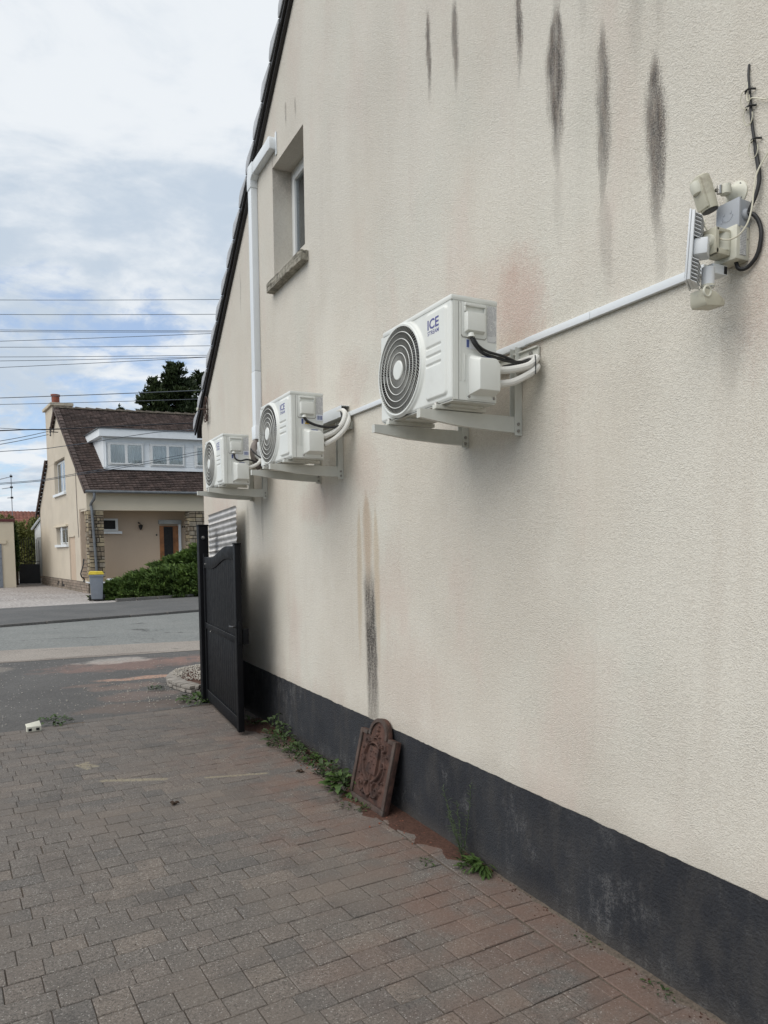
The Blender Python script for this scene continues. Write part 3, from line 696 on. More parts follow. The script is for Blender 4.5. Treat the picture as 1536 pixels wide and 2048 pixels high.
# ------------------------------------------------------------------ air conditioners
ACH, ACW, ACD = .4306, .624, .224
FC = (.424, .2165); FR = .197
def make_ac():
    t = thing('air_conditioner', '', 'air conditioner', (0, 0, 0), 'outdoor air conditioner units on wall brackets')
    # shell without its front
    mb = MB(); x0, x1, y0, y1, z0, z1 = .006, ACD, 0, ACW-.004, .012, .412
    mb.add([(x0, y0, z0), (x1, y0, z0), (x1, y0, z1), (x0, y0, z1)], [(0, 1, 2, 3)])
    mb.add([(x0, y1, z0), (x1, y1, z0), (x1, y1, z1), (x0, y1, z1)], [(0, 3, 2, 1)])
    mb.add([(x1, y0, z0), (x1, y1, z0), (x1, y1, z1), (x1, y0, z1)], [(0, 1, 2, 3)])
    mb.add([(x0, y0, z1), (x1, y0, z1), (x1, y1, z1), (x0, y1, z1)], [(0, 1, 2, 3)])
    mb.build('casing', M['acw'], t, fix=False, smooth=False)
    # embossed front sheet with round opening
    ny, nz = 154, 102; ys = np.linspace(-.001, ACW-.003, ny); zs = np.linspace(.012, .412, nz)
    Y, Z = np.meshgrid(ys, zs, indexing='ij')
    def ss(x, a, b): q = np.clip((x-a)/(b-a), 0, 1); return q*q*(3-2*q)
    # rounded rectangle raised panel y .026-.200 z .032-.400
    cy, cz, hy, hz, rr = .113, .216, .087, .184, .022
    qy = np.abs(Y-cy)-(hy-rr); qz = np.abs(Z-cz)-(hz-rr)
    dd = np.hypot(np.maximum(qy, 0), np.maximum(qz, 0))+np.minimum(np.maximum(qy, qz), 0)-rr
    X = -.009*ss(-dd, 0, .010)
    for zc in (.252, .2155, .179):
        X += .0055*(1-ss(np.abs(Z-zc), .002, .007))*ss(Y, .066, .072)*(1-ss(Y, .184, .190))
    rad = np.hypot(Y-FC[0], Z-FC[1])
    X += -.010*(1-ss(np.abs(rad-(FR+.006)), .004, .018))
    X += .014*(1-ss(Y, -.001, .012))**2        # rounded near corner
    X += .005*(1-ss(Z, .012, .022))
    vs = [(float(X[i, j]), float(Y[i, j]), float(Z[i, j])) for i in range(ny) for j in range(nz)]
    fs = [(i*nz+j, i*nz+j+1, (i+1)*nz+j+1, (i+1)*nz+j) for i in range(ny-1) for j in range(nz-1)
          if max(rad[i, j], rad[i+1, j], rad[i, j+1], rad[i+1, j+1]) < FR*0 + 9 and min(rad[i, j], rad[i+1, j+1], rad[i+1, j], rad[i, j+1]) > FR-.002]
    MB().add(vs, fs).build('front_panel', M['acw'], t, fix=False, ang=60)
    # lid with overhanging lip
    MB().box(-.004, ACD+.003, -.004, ACW-.024, .408, ACH, ch=.008).build('lid', M['acw'], t)
    # fan chamber
    n = 48; mb = MB(); vs = []
    for x in (-.004, .075):
        vs += [(x, FC[0]+FR*math.cos(2*PI*k/n), FC[1]+FR*math.sin(2*PI*k/n)) for k in range(n)]
    mb.add(vs, [(k, (k+1) % n, n+(k+1) % n, n+k) for k in range(n)]+[tuple(range(n, 2*n))])
    mb.build('fan_chamber', M['acdark'], t, fix=False)
    fan = MB().lathe([(.018, .02), (.022, .045), (.055, .05)], (0, FC[0], FC[1]), 'x', 20).build('fan', M['fan'], t)
    for k in range(3):
        mb = MB(); a0 = k*2*PI/3+.4; vs = []
        for i in range(9):
            for j in range(6):
                r = .045+.14*j/5; a = a0+(i/8-.5)*(1.25-.25*j/5)+.25*j/5
                vs.append((.030+.022*(i/8)-.004*math.sin(i/8*PI), FC[0]+r*math.cos(a), FC[1]+r*math.sin(a)))
        mb.add(vs, [(i*6+j, i*6+j+1, (i+1)*6+j+1, (i+1)*6+j) for i in range(8) for j in range(5)]).build('blade', M['fan'], fan, fix=False)
    # guard
    g = MB().lathe([(-.014, FR-.004), (-.016, FR+.002), (-.010, FR+.009), (-.002, FR+.013)], (0, FC[0], FC[1]), 'x', 64)
    n = 64; vs = []; g = MB()
    prof = [(-.006, FR-.006), (-.0155, FR-.004), (-.016, FR+.003), (-.004, FR+.014)]
    for a, r in prof: vs += [(a, FC[0]+r*math.cos(2*PI*k/n), FC[1]+r*math.sin(2*PI*k/n)) for k in range(n)]
    g.add(vs, [(i*n+k, i*n+(k+1) % n, (i+1)*n+(k+1) % n, (i+1)*n+k) for i in range(3) for k in range(n)])
    g = g.build('fan_guard', M['acw'], t)
    for rr_ in (.168, .138, .108, .077):
        pts = [(-.017, FC[0]+rr_*math.cos(2*PI*k/56), FC[1]+rr_*math.sin(2*PI*k/56)) for k in range(57)]
        MB().tube(pts, .0021, 5, cap=False).build('guard_ring', M['acw'], g)
    mb = MB(); NS = 80
    for k in range(NS):
        a = 2*PI*k/NS; pts = []
        for j in range(7):
            r = .040+(FR-.042)*j/6; aa = a+.42*(j/6)**1.2
            pts.append((-.0135+.0005*math.sin(j/6*PI), FC[0]+r*math.cos(aa), FC[1]+r*math.sin(aa)))
        # flat blades edge-on to the air stream
        vs = []; 
        for p in pts: vs += [(p[0]-.002, p[1], p[2]), (p[0]+.0028, p[1], p[2])]
        tn = Vector((0, -math.sin(a+.2), math.cos(a+.2)))*.0013
        vs2 = [(v[0], v[1]+tn.y, v[2]+tn.z) for v in vs]
        nn = len(vs)
        f = [(2*i, 2*i+1, 2*i+3, 2*i+2) for i in range(6)]; f2 = [(nn+2*i, nn+2*i+2, nn+2*i+3, nn+2*i+1) for i in range(6)]
        f3 = [(2*i, 2*i+2, nn+2*i+2, nn+2*i) for i in range(6)]
        mb.add(vs+vs2, f+f2+f3)
    o = mb.build('guard_spokes', M['acgrille'], g, fix=False, smooth=False); tag(o, kind='stuff')
    MB().lathe([(-.010, .044), (-.017, .044), (-.0205, .040), (-.021, .02)], (0, FC[0], FC[1]), 'x', 32).build('hub_disc', M['acw'], g)
    # print on the front
    for txt, w, h, y, z, off in (('ICE', .090, .042, .173, .3265, .022), ('STREAM', .090, .0175, .173, .3035, .008)):
        me = text_mesh(txt, w, h, off); me.materials.clear(); me.materials.append(M['ink'])
        for v in me.vertices: v.co = Vector((-.0096, y-v.co.x, z+v.co.y))
        o = inst('lettering', me, t)
    # near side: seams, ribs, electrical cover with hand grip, valve cover
    sd_ = MB().box(.0325, .0355, -.0012, .0005, .014, .405).build('seam', M['acgrille'], t)
    MB().box(.0385, .0445, -.0025, .001, .09, .40, ch=.001).build('rib', M['acw'], t)
    MB().box(.060, .066, -.0025, .001, .09, .20, ch=.001).build('rib', M['acw'], t)
    ec = MB().prism([(.047, .275), (.055, .267), (.162, .267), (.170, .275), (.170, .405), (.047, .405)], -.003, .0, 'y').build('electrical_cover', M['acw'], t, bev=.001)
    MB().prism([(.0445, .272), (.0535, .2635), (.1635, .2635), (.1725, .272), (.1725, .4055), (.0445, .4055)], -.0012, .0, 'y').build('cover_gap', M['acgrille'], ec)
    mb = MB()
    fr0 = [(.060, .283), (.158, .283), (.158, .366), (.060, .366)]; fr1 = [(.065, .291), (.152, .291), (.152, .3635), (.065, .3635)]
    mb.add([(x, -.003, z) for x, z in fr0]+[(x, -.022, z) for x, z in fr1], [(4, 5, 6, 7)]+[(k, (k+1) % 4, 4+(k+1) % 4, 4+k) for k in range(4)])
    mb.build('cover_bulge', M['acw'], ec, bev=.0035)
    MB().box(.058, .160, -.016, -.0031, .3885, .4005, ch=.003).build('hand_grip', M['acw'], ec)
    MB().box(.0645, .1535, -.0052, -.0030, .3665, .3885).build('grip_recess', M['acw'], ec)
    MB().box(.058, .0655, -.012, -.0031, .3665, .3886, ch=.002).build('grip_side', M['acw'], ec)
    MB().box(.1535, .160, -.012, -.0031, .3665, .3886, ch=.002).build('grip_side', M['acw'], ec)
    MB().lathe([(0, .016), (.016, .012)], (.088, -.011, .266), 'z', 14).build('cable_gland', M['acw'], ec)
    vc = MB().prism([(.078, .018), (.218, .018), (.218, .19), (.20, .202), (.09, .202), (.078, .192)], -.003, .0, 'y').build('valve_cover', M['acw'], t, bev=.001)
    mb = MB()
    a = [(.084, .034), (.214, .034), (.214, .176), (.186, .196), (.096, .196), (.084, .186)]
    b_ = [(.104, .050), (.207, .050), (.207, .158), (.188, .178), (.110, .176), (.104, .168)]
    mb.add([(x, -.003, z) for x, z in a]+[(x, -.054, z) for x, z in b_], [tuple(range(6, 12))]+[(k, (k+1) % 6, 6+(k+1) % 6, 6+k) for k in range(6)])
    mb.build('valve_housing', M['acw'], vc, bev=.013)
    MB().add([(.128, -.0185, .1916), (.176, -.0185, .1930), (.176, -.0372, .1848), (.128, -.0372, .1838)], [(0, 1, 2, 3)]).build('valve_label', M['stick_blue'], vc, fix=False)
    for x, z in ((.080, .012), (.206, .012)):
        MB().lathe([(0, .0065), (-.0045, .0062), (-.006, .004)], (x+.004, -.0005, z+.016), 'y', 12).build('screw', M['steel'], t)
    MB().box(.1765, .2215, -.0012, -.0004, .258, .404).build('rating_plate', M['rate'], t)
    st = MB().box(.071, .128, -.0010, -.0003, .222, .2605).build('warning_sticker', M['stick_white'], t)
    MB().box(.0725, .085, -.0016, -.0011, .226, .257).build('sticker_print', M['stick_blue'], st)
    # base tray underneath with feet
    MB().box(.008, ACD-.002, .004, ACW-.008, .006, .0125).build('base_tray', M['bracket'], t)
    mb = MB()
    for k in range(5): mb.box(.03, ACD-.03, .05+k*.115, .09+k*.115, -.004, .0075, ch=.004)
    mb.build('tray_ribs', M['bracket'], t)
    for yy in (.106, .528):
        MB().box(-.018, ACD+.01, yy-.016, yy+.016, -.0115, .006, ch=.002).build('foot', M['bracket'], t)
        MB().lathe([(0, .011), (.008, .010), (.011, .006)], (-.008, yy, .006), 'z', 6).build('foot_bolt', M['steel'], t)
    return t
def copy_tree(o, parent=None):
    c = o.copy(); COL.objects.link(c)
    if parent is not None: c.parent = parent; c.matrix_parent_inverse = o.matrix_parent_inverse.copy()
    for ch in list(o.children): copy_tree(ch, c)
    return c
AC = [(2.559, 2.202), (4.4445, 2.187), (6.10, 2.160)]
ac1 = make_ac(); ac1.location = (-.44, *AC[0]); ac1['label'] = 'white outdoor air conditioner unit nearest the camera, highest of the three'
ac2 = copy_tree(ac1); ac2.location = (-.44, *AC[1]); ac2['label'] = 'middle white outdoor air conditioner unit with barcode sticker, in front of vertical white trunking'
ac3 = copy_tree(ac1); ac3.location = (-.435, *AC[2]); ac3['label'] = 'farthest white outdoor air conditioner unit at the corner above the black gate'
for a in (ac2, ac3):
    st = MB().box(.174, .2225, -.0022, -.0014, .252, .292).build('barcode_sticker', M['stick_white'], a)
    mb = MB(); x = .182
    while x < .216:
        w = random.choice([.0018, .003, .0042]); mb.box(x, x+w, -.0028, -.0023, .259, .286); x += w+random.choice([.0015, .0025])
    mb.build('barcode', M['stick_blue'], st)
st = MB().prism([(.094, .226), (.126, .226), (.110, .256)], -.0022, -.0014, 'y').build('warning_triangle', M['stick_yellow'], ac2)
MB().prism([(.106, .231), (.114, .231), (.1115, .248), (.1085, .248)], -.0030, -.0024, 'y').build('warning_mark', M['black'], st)

def make_bracket(t, ys, zt, zrail, rail):
    for y in ys:
        # arm: channel tapering to its free end
        mb = MB(); w = .034
        prof = [(-.012, zt), (-.525, zt), (-.525, zt-.036), (-.34, zt-.058), (-.14, zt-.068), (-.012, zt-.070)]
        mb.prism(prof, y-.0028, y, 'y')
        mb.box(-.525, -.012, y, y+w, zt-.003, zt)
        mb.box(-.528, -.525, y-.0028, y+w*.8, zt-.036, zt)
        vs = [(x, y0, z) for x, z in prof[2:] for y0 in (y, y+w*.55)]
        mb.add(vs, [(2*i, 2*i+1, 2*i+3, 2*i+2) for i in range(3)])
        arm = mb.build('arm', M['bracket'], t, bev=0, smooth=False)
        mb = MB()
        mb.box(-.040, -.0015, y-.0060, y-.0030, zt-.082, zrail+.02); mb.box(-.0040, -.0010, y-.0029, y+w, zt-.082, zrail+.02); mb.box(-.040, -.0041, y+w-.003, y+w, zt, zrail+.02)
        up_ = mb.build('upright', M['bracket'], t, smooth=False)
        for z in (zt-.032, zt-.062):
            MB().lathe([(0, .0075), (-.004, .0075), (-.005, .004)], (-.022, y-.0062, z), 'y', 8).build('bolt', M['steel'], up_)
    if rail:
        r0, r1 = rail
        mb = MB().box(-.014, -.0045, r0, r1, zrail-.050, zrail).box(-.024, -.0141, r0, r1, zrail-.0505, zrail-.043).box(-.024, -.0141, r0, r1, zrail-.007, zrail)
        rl = mb.build('rail', M['bracket'], t, bev=.001)
        for yy in (r0+.045, (r0+r1)/2, r1-.05):
            MB().lathe([(0, .010), (-.004, .010), (-.009, .007)], (-.0143, yy, zrail-.025), 'x', 8).build('rail_bolt', M['steel'], rl)
BR = [((2.665, 3.087), 2.187, 2.470, (2.535, 3.22), 'cream steel wall bracket carrying the nearest air conditioner'),
      ((4.611, 5.013), 2.172, 2.455, (4.44, 5.16), 'cream steel wall bracket carrying the middle air conditioner'),
      ((6.255, 6.66), 2.146, 2.43, (6.12, 6.80), 'cream steel wall bracket carrying the farthest air conditioner')]
for ys, zt, zr, rl, lb in BR:
    t = thing('wall_bracket', lb, 'wall bracket', (0, 0, 0), 'steel brackets under the air conditioners')
    make_bracket(t, ys, zt, zr, rl)

# pipes and cables of the units
def tubething(name, pts, r, m, label, cat, group=None, n=10, sm=8):
    P = [Vector(p) for p in pts]; base = P[0]
    o = MB().tube([p-base for p in curvepts(P, sm)], r, n).build(name, m); o.location = base
    return tag(o, label, cat, group)
G1 = 'white insulated refrigerant pipes'
tubething('insulated_pipe', [(-.225, 2.545, 2.345), (-.16, 2.53, 2.352), (-.085, 2.512, 2.372), (-.045, 2.508, 2.405), (-.030, 2.56, 2.418), (-.028, 2.66, 2.42)], .0155, M['insul'], 'upper white foam pipe curving from the nearest air conditioner to the wall', 'pipe', G1)
tubething('insulated_pipe', [(-.222, 2.545, 2.288), (-.15, 2.53, 2.302), (-.08, 2.512, 2.338), (-.045, 2.505, 2.366), (-.028, 2.55, 2.385), (-.026, 2.66, 2.39)], .0155, M['insul'], 'lower white foam pipe curving from the nearest air conditioner to the wall', 'pipe', G1)
tubething('cable_tie', [(-.063, 2.495, 2.414), (-.064, 2.490, 2.38), (-.063, 2.492, 2.335)], .0025, M['black'], 'black cable tie round the two white pipes of the nearest air conditioner', 'cable tie', n=5)
tubething('power_cable', [(-.352, 2.545, 2.465), (-.342, 2.535, 2.435), (-.30, 2.535, 2.405), (-.22, 2.535, 2.392), (-.15, 2.53, 2.385), (-.08, 2.525, 2.392), (-.05, 2.55, 2.41), (-.08, 2.60, 2.40), (-.15, 2.60, 2.38)], .0068, M['black'], 'thick black cable hanging across the side of the nearest air conditioner', 'cable', 'black cables of the air conditioners', n=8)
tubething('power_cable', [(-.345, 2.540, 2.463), (-.325, 2.53, 2.43), (-.28, 2.53, 2.412), (-.20, 2.53, 2.402), (-.13, 2.53, 2.385), (-.07, 2.53, 2.375)], .0055, M['black'], 'thinner black cable beside the thick one on the nearest air conditioner', 'cable', 'black cables of the air conditioners', n=8)
tubething('insulated_pipe', [(-.222, 4.43, 2.335), (-.15, 4.42, 2.372), (-.09, 4.42, 2.43), (-.06, 4.44, 2.495), (-.05, 4.50, 2.530), (-.045, 4.60, 2.54)], .0165, M['insul'], 'upper white foam pipe arching from the middle air conditioner into the trunking end', 'pipe', G1)
tubething('insulated_pipe', [(-.220, 4.42, 2.285), (-.15, 4.41, 2.325), (-.085, 4.41, 2.385), (-.045, 4.42, 2.455), (-.032, 4.49, 2.510), (-.03, 4.60, 2.52)], .0165, M['insul'], 'lower white foam pipe arching from the middle air conditioner into the trunking end', 'pipe', G1)
tubething('power_cable', [(-.352, 4.43, 2.450), (-.33, 4.42, 2.425), (-.27, 4.42, 2.405), (-.19, 4.415, 2.398), (-.12, 4.415, 2.41), (-.085, 4.43, 2.45), (-.06, 4.50, 2.52)], .0085, M['black'], 'black cable looping from the middle air conditioner up to the trunking end', 'cable', 'black cables of the air conditioners', n=8)
tubething('insulated_pipe', [(-.215, 6.085, 2.31), (-.16, 6.06, 2.335), (-.12, 6.07, 2.37), (-.10, 6.16, 2.40), (-.09, 6.3, 2.45), (-.07, 6.36, 2.50)], .015, M['insul'], 'short white foam pipe leaving the farthest air conditioner', 'pipe', G1)
tubething('power_cable', [(-.347, 6.085, 2.42), (-.34, 6.07, 2.38), (-.30, 6.065, 2.362), (-.24, 6.06, 2.375), (-.17, 6.06, 2.36), (-.10, 6.06, 2.325), (-.06, 6.12, 2.33), (-.05, 6.25, 2.42)], .0075, M['black'], 'black cable looping across the side of the farthest air conditioner', 'cable', 'black cables of the air conditioners', n=8)
tubething('power_cable', [(-.13, 6.30, 2.50), (-.14, 6.15, 2.44), (-.09, 6.08, 2.38), (-.06, 6.10, 2.34), (-.05, 6.25, 2.36)], .0065, M['black'], 'black cable curling beside the grey sleeve at the farthest air conditioner', 'cable', 'black cables of the air conditioners', n=8)
tubething('flexible_sleeve', [(-.035, 6.405, 2.63), (-.045, 6.40, 2.58), (-.075, 6.37, 2.54), (-.10, 6.33, 2.48), (-.10, 6.28, 2.40), (-.07, 6.25, 2.33)], .030, M['greyflex'], 'grey brown flexible sleeve under the vertical white trunking', 'sleeve', n=14)

# trunking
def trunk_box(mb, x0, y0, y1, z0, z1, ch=.004): mb.box(x0, -.0005, y0, y1, z0, z1, ch=ch)
t = thing('cable_trunking', 'slim white trunking running from the nearest air conditioner to the floodlight', 'trunking', (0, 1.8, 2.49), 'white plastic cable trunking on the wall')
for a, b in ((1.70, 2.22), (2.222, 2.62)): MB().box(-.020, -.0005, a-1.8, b-1.8, .001, .031, ch=.003).build('length', M['pvc'], t)
t = thing('cable_trunking', 'slim white trunking between the nearest and the middle air conditioner', 'trunking', (0, 3.3, 2.488), 'white plastic cable trunking on the wall')
MB().box(-.020, -.0005, -.68, 1.18, .001, .031, ch=.003).build('length', M['pvc'], t)
t = thing('cable_trunking', 'wide grey white trunking behind the middle air conditioner with dark open end', 'trunking', (0, 4.5, 2.49), 'white plastic cable trunking on the wall')
mb = MB(); mb.box(-.062, -.0585, .0, 1.83, 0, .075); mb.box(-.0585, -.0005, 0, 1.83, .072, .075); mb.box(-.0585, -.0005, 0, 1.83, 0, .003)
mb.build('length', M['pvc'], t, bev=0, smooth=False)
MB().box(-.058, -.001, .10, .11, .004, .071).build('shadow_stop', M['dark'], t)
MB().box(-.064, -.0005, -.006, .0, .0, .006).build('end_lip', M['greyflex'], t)
t = thing('cable_trunking', 'tall white vertical trunking with bend up beside the upper window', 'trunking', (0, 6.41, 2.7), 'white plastic cable trunking on the wall')
MB().box(-.062, -.0005, -.048, .048, 0, .5, ch=.006).build('length', M['pvc'], t)
MB().box(-.060, -.0005, -.046, .046, .502, 2.08, ch=.006).build('length', M['pvc'], t)
MB().box(-.069, -.0005, -.056, .056, -.10, .02, ch=.008).build('end_sleeve', M['pvc'], t)
MB().prism([(-.052, 2.07), (.052, 2.07), (.052, 2.17), (.02, 2.262), (-.10, 2.262), (-.10, 2.155), (-.052, 2.13)], -.067, -.0005, 'x').build('corner_bend', M['pvc'], t, bev=.006)
MB().box(-.060, -.0005, -.50, -.095, 2.162, 2.255, ch=.006).build('length', M['pvc'], t)
MB().prism([(-.50, 2.155), (-.50, 2.262), (-.545, 2.255), (-.56, 2.22), (-.56, 2.155)], -.062, -.0005, 'x').build('end_cap', M['pvc'], t, bev=.010)
MB().box(-.010, -.0005, -.575, -.545, 2.11, 2.29, ch=.004).build('wall_flange', M['pvc'], t)
t = thing('cable_trunking', 'short white trunking stub under the grey sleeve beside the middle air conditioner', 'trunking', (0, 6.2, 2.42), 'white plastic cable trunking on the wall')
MB().box(-.075, -.0005, -.10, .14, 0, .075, ch=.006).build('length', M['pvc'], t)

# ------------------------------------------------------------------ lamp cluster at the right edge
t = thing('junction_box', 'square grey plastic junction box between the detector and the floodlight', 'junction box', (0, 1.588, 2.606))
MB().box(-.045, -.0005, -.038, .038, -.028, .052, ch=.004).build('box_body', M['jbox'], t)
MB().box(-.056, -.0452, -.041, .041, -.031, .056, ch=.004).build('lid', M['jbox'], t)
mb = MB()
for q in ((.012, .02), (-.012, .02), (.02, .0)): mb.box(-.0575, -.0561, q[0]-.003, q[0]+.003, q[1]-.003, q[1]+.003)
for k in range(9):
    a = k*.35+3.3; mb.box(-.0575, -.0561, .018*math.cos(a)-.0015, .018*math.cos(a)+.0015, .014+.018*math.sin(a)-.0015, .014+.018*math.sin(a)+.0015)
mb.build('embossed_logo', M['jbox'], t)
MB().lathe([(0, .017), (-.006, .016), (-.010, .011)], (-.024, -.0385, .008), 'y', 16).build('cable_gland', M['jbox'], t)

t = thing('motion_detector', 'dirty ivory tilted motion detector on a round ball joint base, above the grey box', 'motion detector', (0, 1.60, 2.70))
MB().lathe([(0, .038), (-.004, .038), (-.008, .030), (-.022, .020), (-.042, .014)], (0, .0, .0), 'x', 28).build('wall_base', M['ivory'], t)
mbm = M['dark']
for a in (.6, 2.2, 3.9): MB().lathe([(0, .0035), (-.0007, .0035)], (-.0082, .029*math.cos(a), .029*math.sin(a)), 'x', 10).build('screw_hole', mbm, t)
MB().lathe([(-.014, .015), (0, .0165), (.014, .015)], (-.052, .0, .004), 'z', 20).build('ball_joint', M['ivory'], t)
MB().tube([(-.052, .004, .004), (-.083, .012, .000)], .0055, 8).build('stud', M['steel'], t)
MB().lathe([(-.012, .008), (.012, .008)], (-.07, .008, .003), 'z', 10).build('wing_nut', M['steel'], t)
body = MB().lathe([(-.062, .016), (-.060, .022), (-.03, .0235), (.02, .0245), (.048, .023), (.054, .016)], (0, 0, 0), 'z', 24).build('detector_body', M['aged'], t)
body.location = (-.106, .032, -.002); body.rotation_euler = (R(-10), R(-14), 0); body.scale = (1.12, 1.12, .95)
MB().lathe([(0, .021), (-.0015, .020)], (0, 0, -.0625), 'z', 24).build('dark_window', M['acdark'], body)
ln = MB().lathe([(-.022, .006), (-.018, .014), (0, .017), (.018, .014), (.022, .006)], (-.022, .004, .018), 'z', 18).build('lens', M['ivory'], body)
MB().box(-.026, -.012, -.016, .020, -.055, .045, ch=.004).build('lens_frame', M['aged'], body)

t = thing('floodlight', 'white LED floodlight seen edge on with cooling fins, ivory sensor box and lower sensor', 'floodlight', (0, 1.59, 2.538))
MB().box(-.060, -.0005, -.040, .040, -.058, .045, ch=.006).build('mounting_box', M['ivory'], t)
MB().box(-.045, -.018, -.0415, -.0402, -.045, .035).build('rating_plate', M['rate'], t)
MB().lathe([(0, .0025), (-.001, .0025)], (-.010, -.0403, .005), 'y', 10).build('screw', M['steel'], t)
MB().lathe([(-.026, .024), (.026, .024)], (-.074, .002, -.004), 'z', 24).build('swivel', M['ivory'], t)
mb = MB(); mb.box(-.125, -.062, -.020, .030, .021, .032, ch=.003); mb.box(-.125, -.062, -.020, .030, -.045, -.028, ch=.003); mb.box(-.128, -.112, -.020, .030, -.045, .032, ch=.003)
mb.build('yoke', M['aged'], t)
MB().lathe([(0, .022), (-.012, .020)], (-.128, .006, -.006), 'x', 20).build('pivot', M['ivory'], t)
hd = bpy.data.objects.new('lamp_head', None); COL.objects.link(hd); hd.parent = t; hd.location = (-.165, .027, -.034); hd.rotation_euler = (0, R(3), R(-57))
hs = MB().box(-.008, .002, -.052, .052, -.096, .106, ch=.002).build('housing', M['flood'], hd)
MB().box(-.014, -.0082, -.055, .055, -.099, .109, ch=.002).build('front_bezel', M['flood'], hd)
MB().box(-.0152, -.0142, -.048, .048, -.090, .100).build('lens', M['glass'], hd)
for k in range(19):
    z = .100-k*.0108
    if -.028 < z < .028: continue
    MB().add([(.002, -.046, z), (.020, -.038, z-.008), (.020, .038, z-.008), (.002, .046, z), (.002, -.046, z-.0018), (.020, -.038, z-.0098), (.020, .038, z-.0098), (.002, .046, z-.0018)],
             [(0, 1, 2, 3), (4, 7, 6, 5), (0, 4, 5, 1), (1, 5, 6, 2), (2, 6, 7, 3)]).build('cooling_fin', M['fins'], hd)
MB().box(.0022, .042, -.036, .030, -.020, .028, ch=.005).build('driver_box', M['flood'], hd)
MB().lathe([(-.030, .019), (.03, .019)], (-.115, .015, -.108), 'z', 20).build('sensor_stem', M['flood'], t)
MB().lathe([(-.003, .021), (.003, .021)], (-.115, .015, -.133), 'z', 20).build('sensor_collar', M['ivory'], t)
MB().lathe([(-.02, .010), (.006, .010)], (-.115, .015, -.148), 'z', 14).build('sensor_pivot', M['ivory'], t)
mb = MB(); mb.prism([(-.162, -.152), (-.112, -.156), (-.070, -.176), (-.072, -.194), (-.152, -.203), (-.160, -.190)], -.014, .042, 'y')
mb.build('sensor_head', M['aged'], t, bev=.004)
rg = [(-.142, -.016+.0*k, -.160) for k in range(25)]
rg = [(-.140+.0150*math.cos(k*PI/12), -.014, -.162+.0150*math.sin(k*PI/12)) for k in range(25)]
MB().tube([(p[0]-.012, p[1], p[2]) for p in rg], .0035, 8, cap=False).build('sensor_ring', M['ivory'], t)
MB().box(-.105, -.040, .005, .045, -.093, -.064, ch=.002).build('trunking_end_box', M['pvc'], t)
MB().box(-.056, -.042, .0042, .0048, -.090, -.067).build('open_end', M['dark'], t)

tubething('supply_cable', [(-.004, 1.567, 3.066), (-.008, 1.565, 3.03), (-.009, 1.556, 2.96), (-.01, 1.548, 2.89), (-.01, 1.532, 2.80), (-.012, 1.516, 2.715), (-.016, 1.520, 2.668), (-.022, 1.532, 2.634), (-.024, 1.542, 2.615)], [.0035]*16+[.0045]*16+[.0060]*50, M['black'], 'thick black cable dropping from the wall hole to the grey junction box', 'cable', n=10)
tubething('loop_cable', [(-.024, 1.543, 2.614), (-.020, 1.524, 2.605), (-.012, 1.510, 2.575), (-.010, 1.505, 2.535), (-.010, 1.517, 2.485), (-.014, 1.545, 2.458), (-.024, 1.567, 2.460), (-.028, 1.575, 2.482)], .0062, M['black'], 'thick black cable looping from the junction box round to the floodlight base', 'cable', n=10)
tubething('wall_wire', [(-.004, 1.566, 3.05), (-.014, 1.564, 2.98), (-.02, 1.556, 2.95), (-.014, 1.545, 2.955), (-.01, 1.50, 2.93), (-.008, 1.46, 2.93), (-.008, 1.42, 2.935)], .0022, M['wire'], 'thin off white wire leaving the upper cable bundle to the right', 'wire', n=6)
tubething('hanging_wire', [(-.006, 1.46, 2.80), (-.012, 1.495, 2.765), (-.03, 1.51, 2.72), (-.045, 1.508, 2.67), (-.06, 1.502, 2.61), (-.075, 1.505, 2.56), (-.09, 1.525, 2.53), (-.10, 1.56, 2.53), (-.11, 1.60, 2.56), (-.115, 1.62, 2.59), (-.115, 1.622, 2.61)], .0024, M['wire'], 'thin off white wire hanging in a curve across the grey box and floodlight', 'wire', n=6)
for k, (y, z) in enumerate(((1.558, 2.985), (1.554, 2.935), (1.533, 2.83))):
    tt = MB().tube([(-.004, y+.018, z+.002), (-.018, y+.008, z), (-.02, y-.004, z), (-.004, y-.016, z-.002)], .0032, 5).build('cable_tie', M['black']); tag(tt, ['black cable tie, upper of the three on the wall cable', 'black cable tie, middle of the three on the wall cable', 'black cable tie, lowest of the three on the wall cable'][k], 'cable tie', 'cable ties on the wall cable')
for k, (y, z) in enumerate(((1.562, 2.96), (1.55, 2.905), (1.529, 2.80))):
    pts = [(-.02-.004*math.cos(a), y+.015*math.sin(a*1.0)+.004, z+.025*math.cos(a)) for a in [i*.45 for i in range(12)]]
    tt = MB().tube(pts, .0017, 5).build('wire_curl', M['wire']); tag(tt, ['pale wire curl at the top of the wall cable', 'pale wire curl at the middle of the wall cable', 'pale wire curl at the bottom of the wall cable'][k], 'wire', 'pale wire curls on the wall cable')

# ------------------------------------------------------------------ open gate leaf lying along the wall
GA = Vector((-.285, 7.55, 0)); GB = Vector((-.372, 6.045, 0)); gd = (GB-GA); GL = gd.length; ga = math.atan2(gd.y, gd.x)
gate = thing('driveway_gate', 'black swing gate leaf with curved top, folded back open along the wall', 'gate', GA, rot=(0, 0, ga))
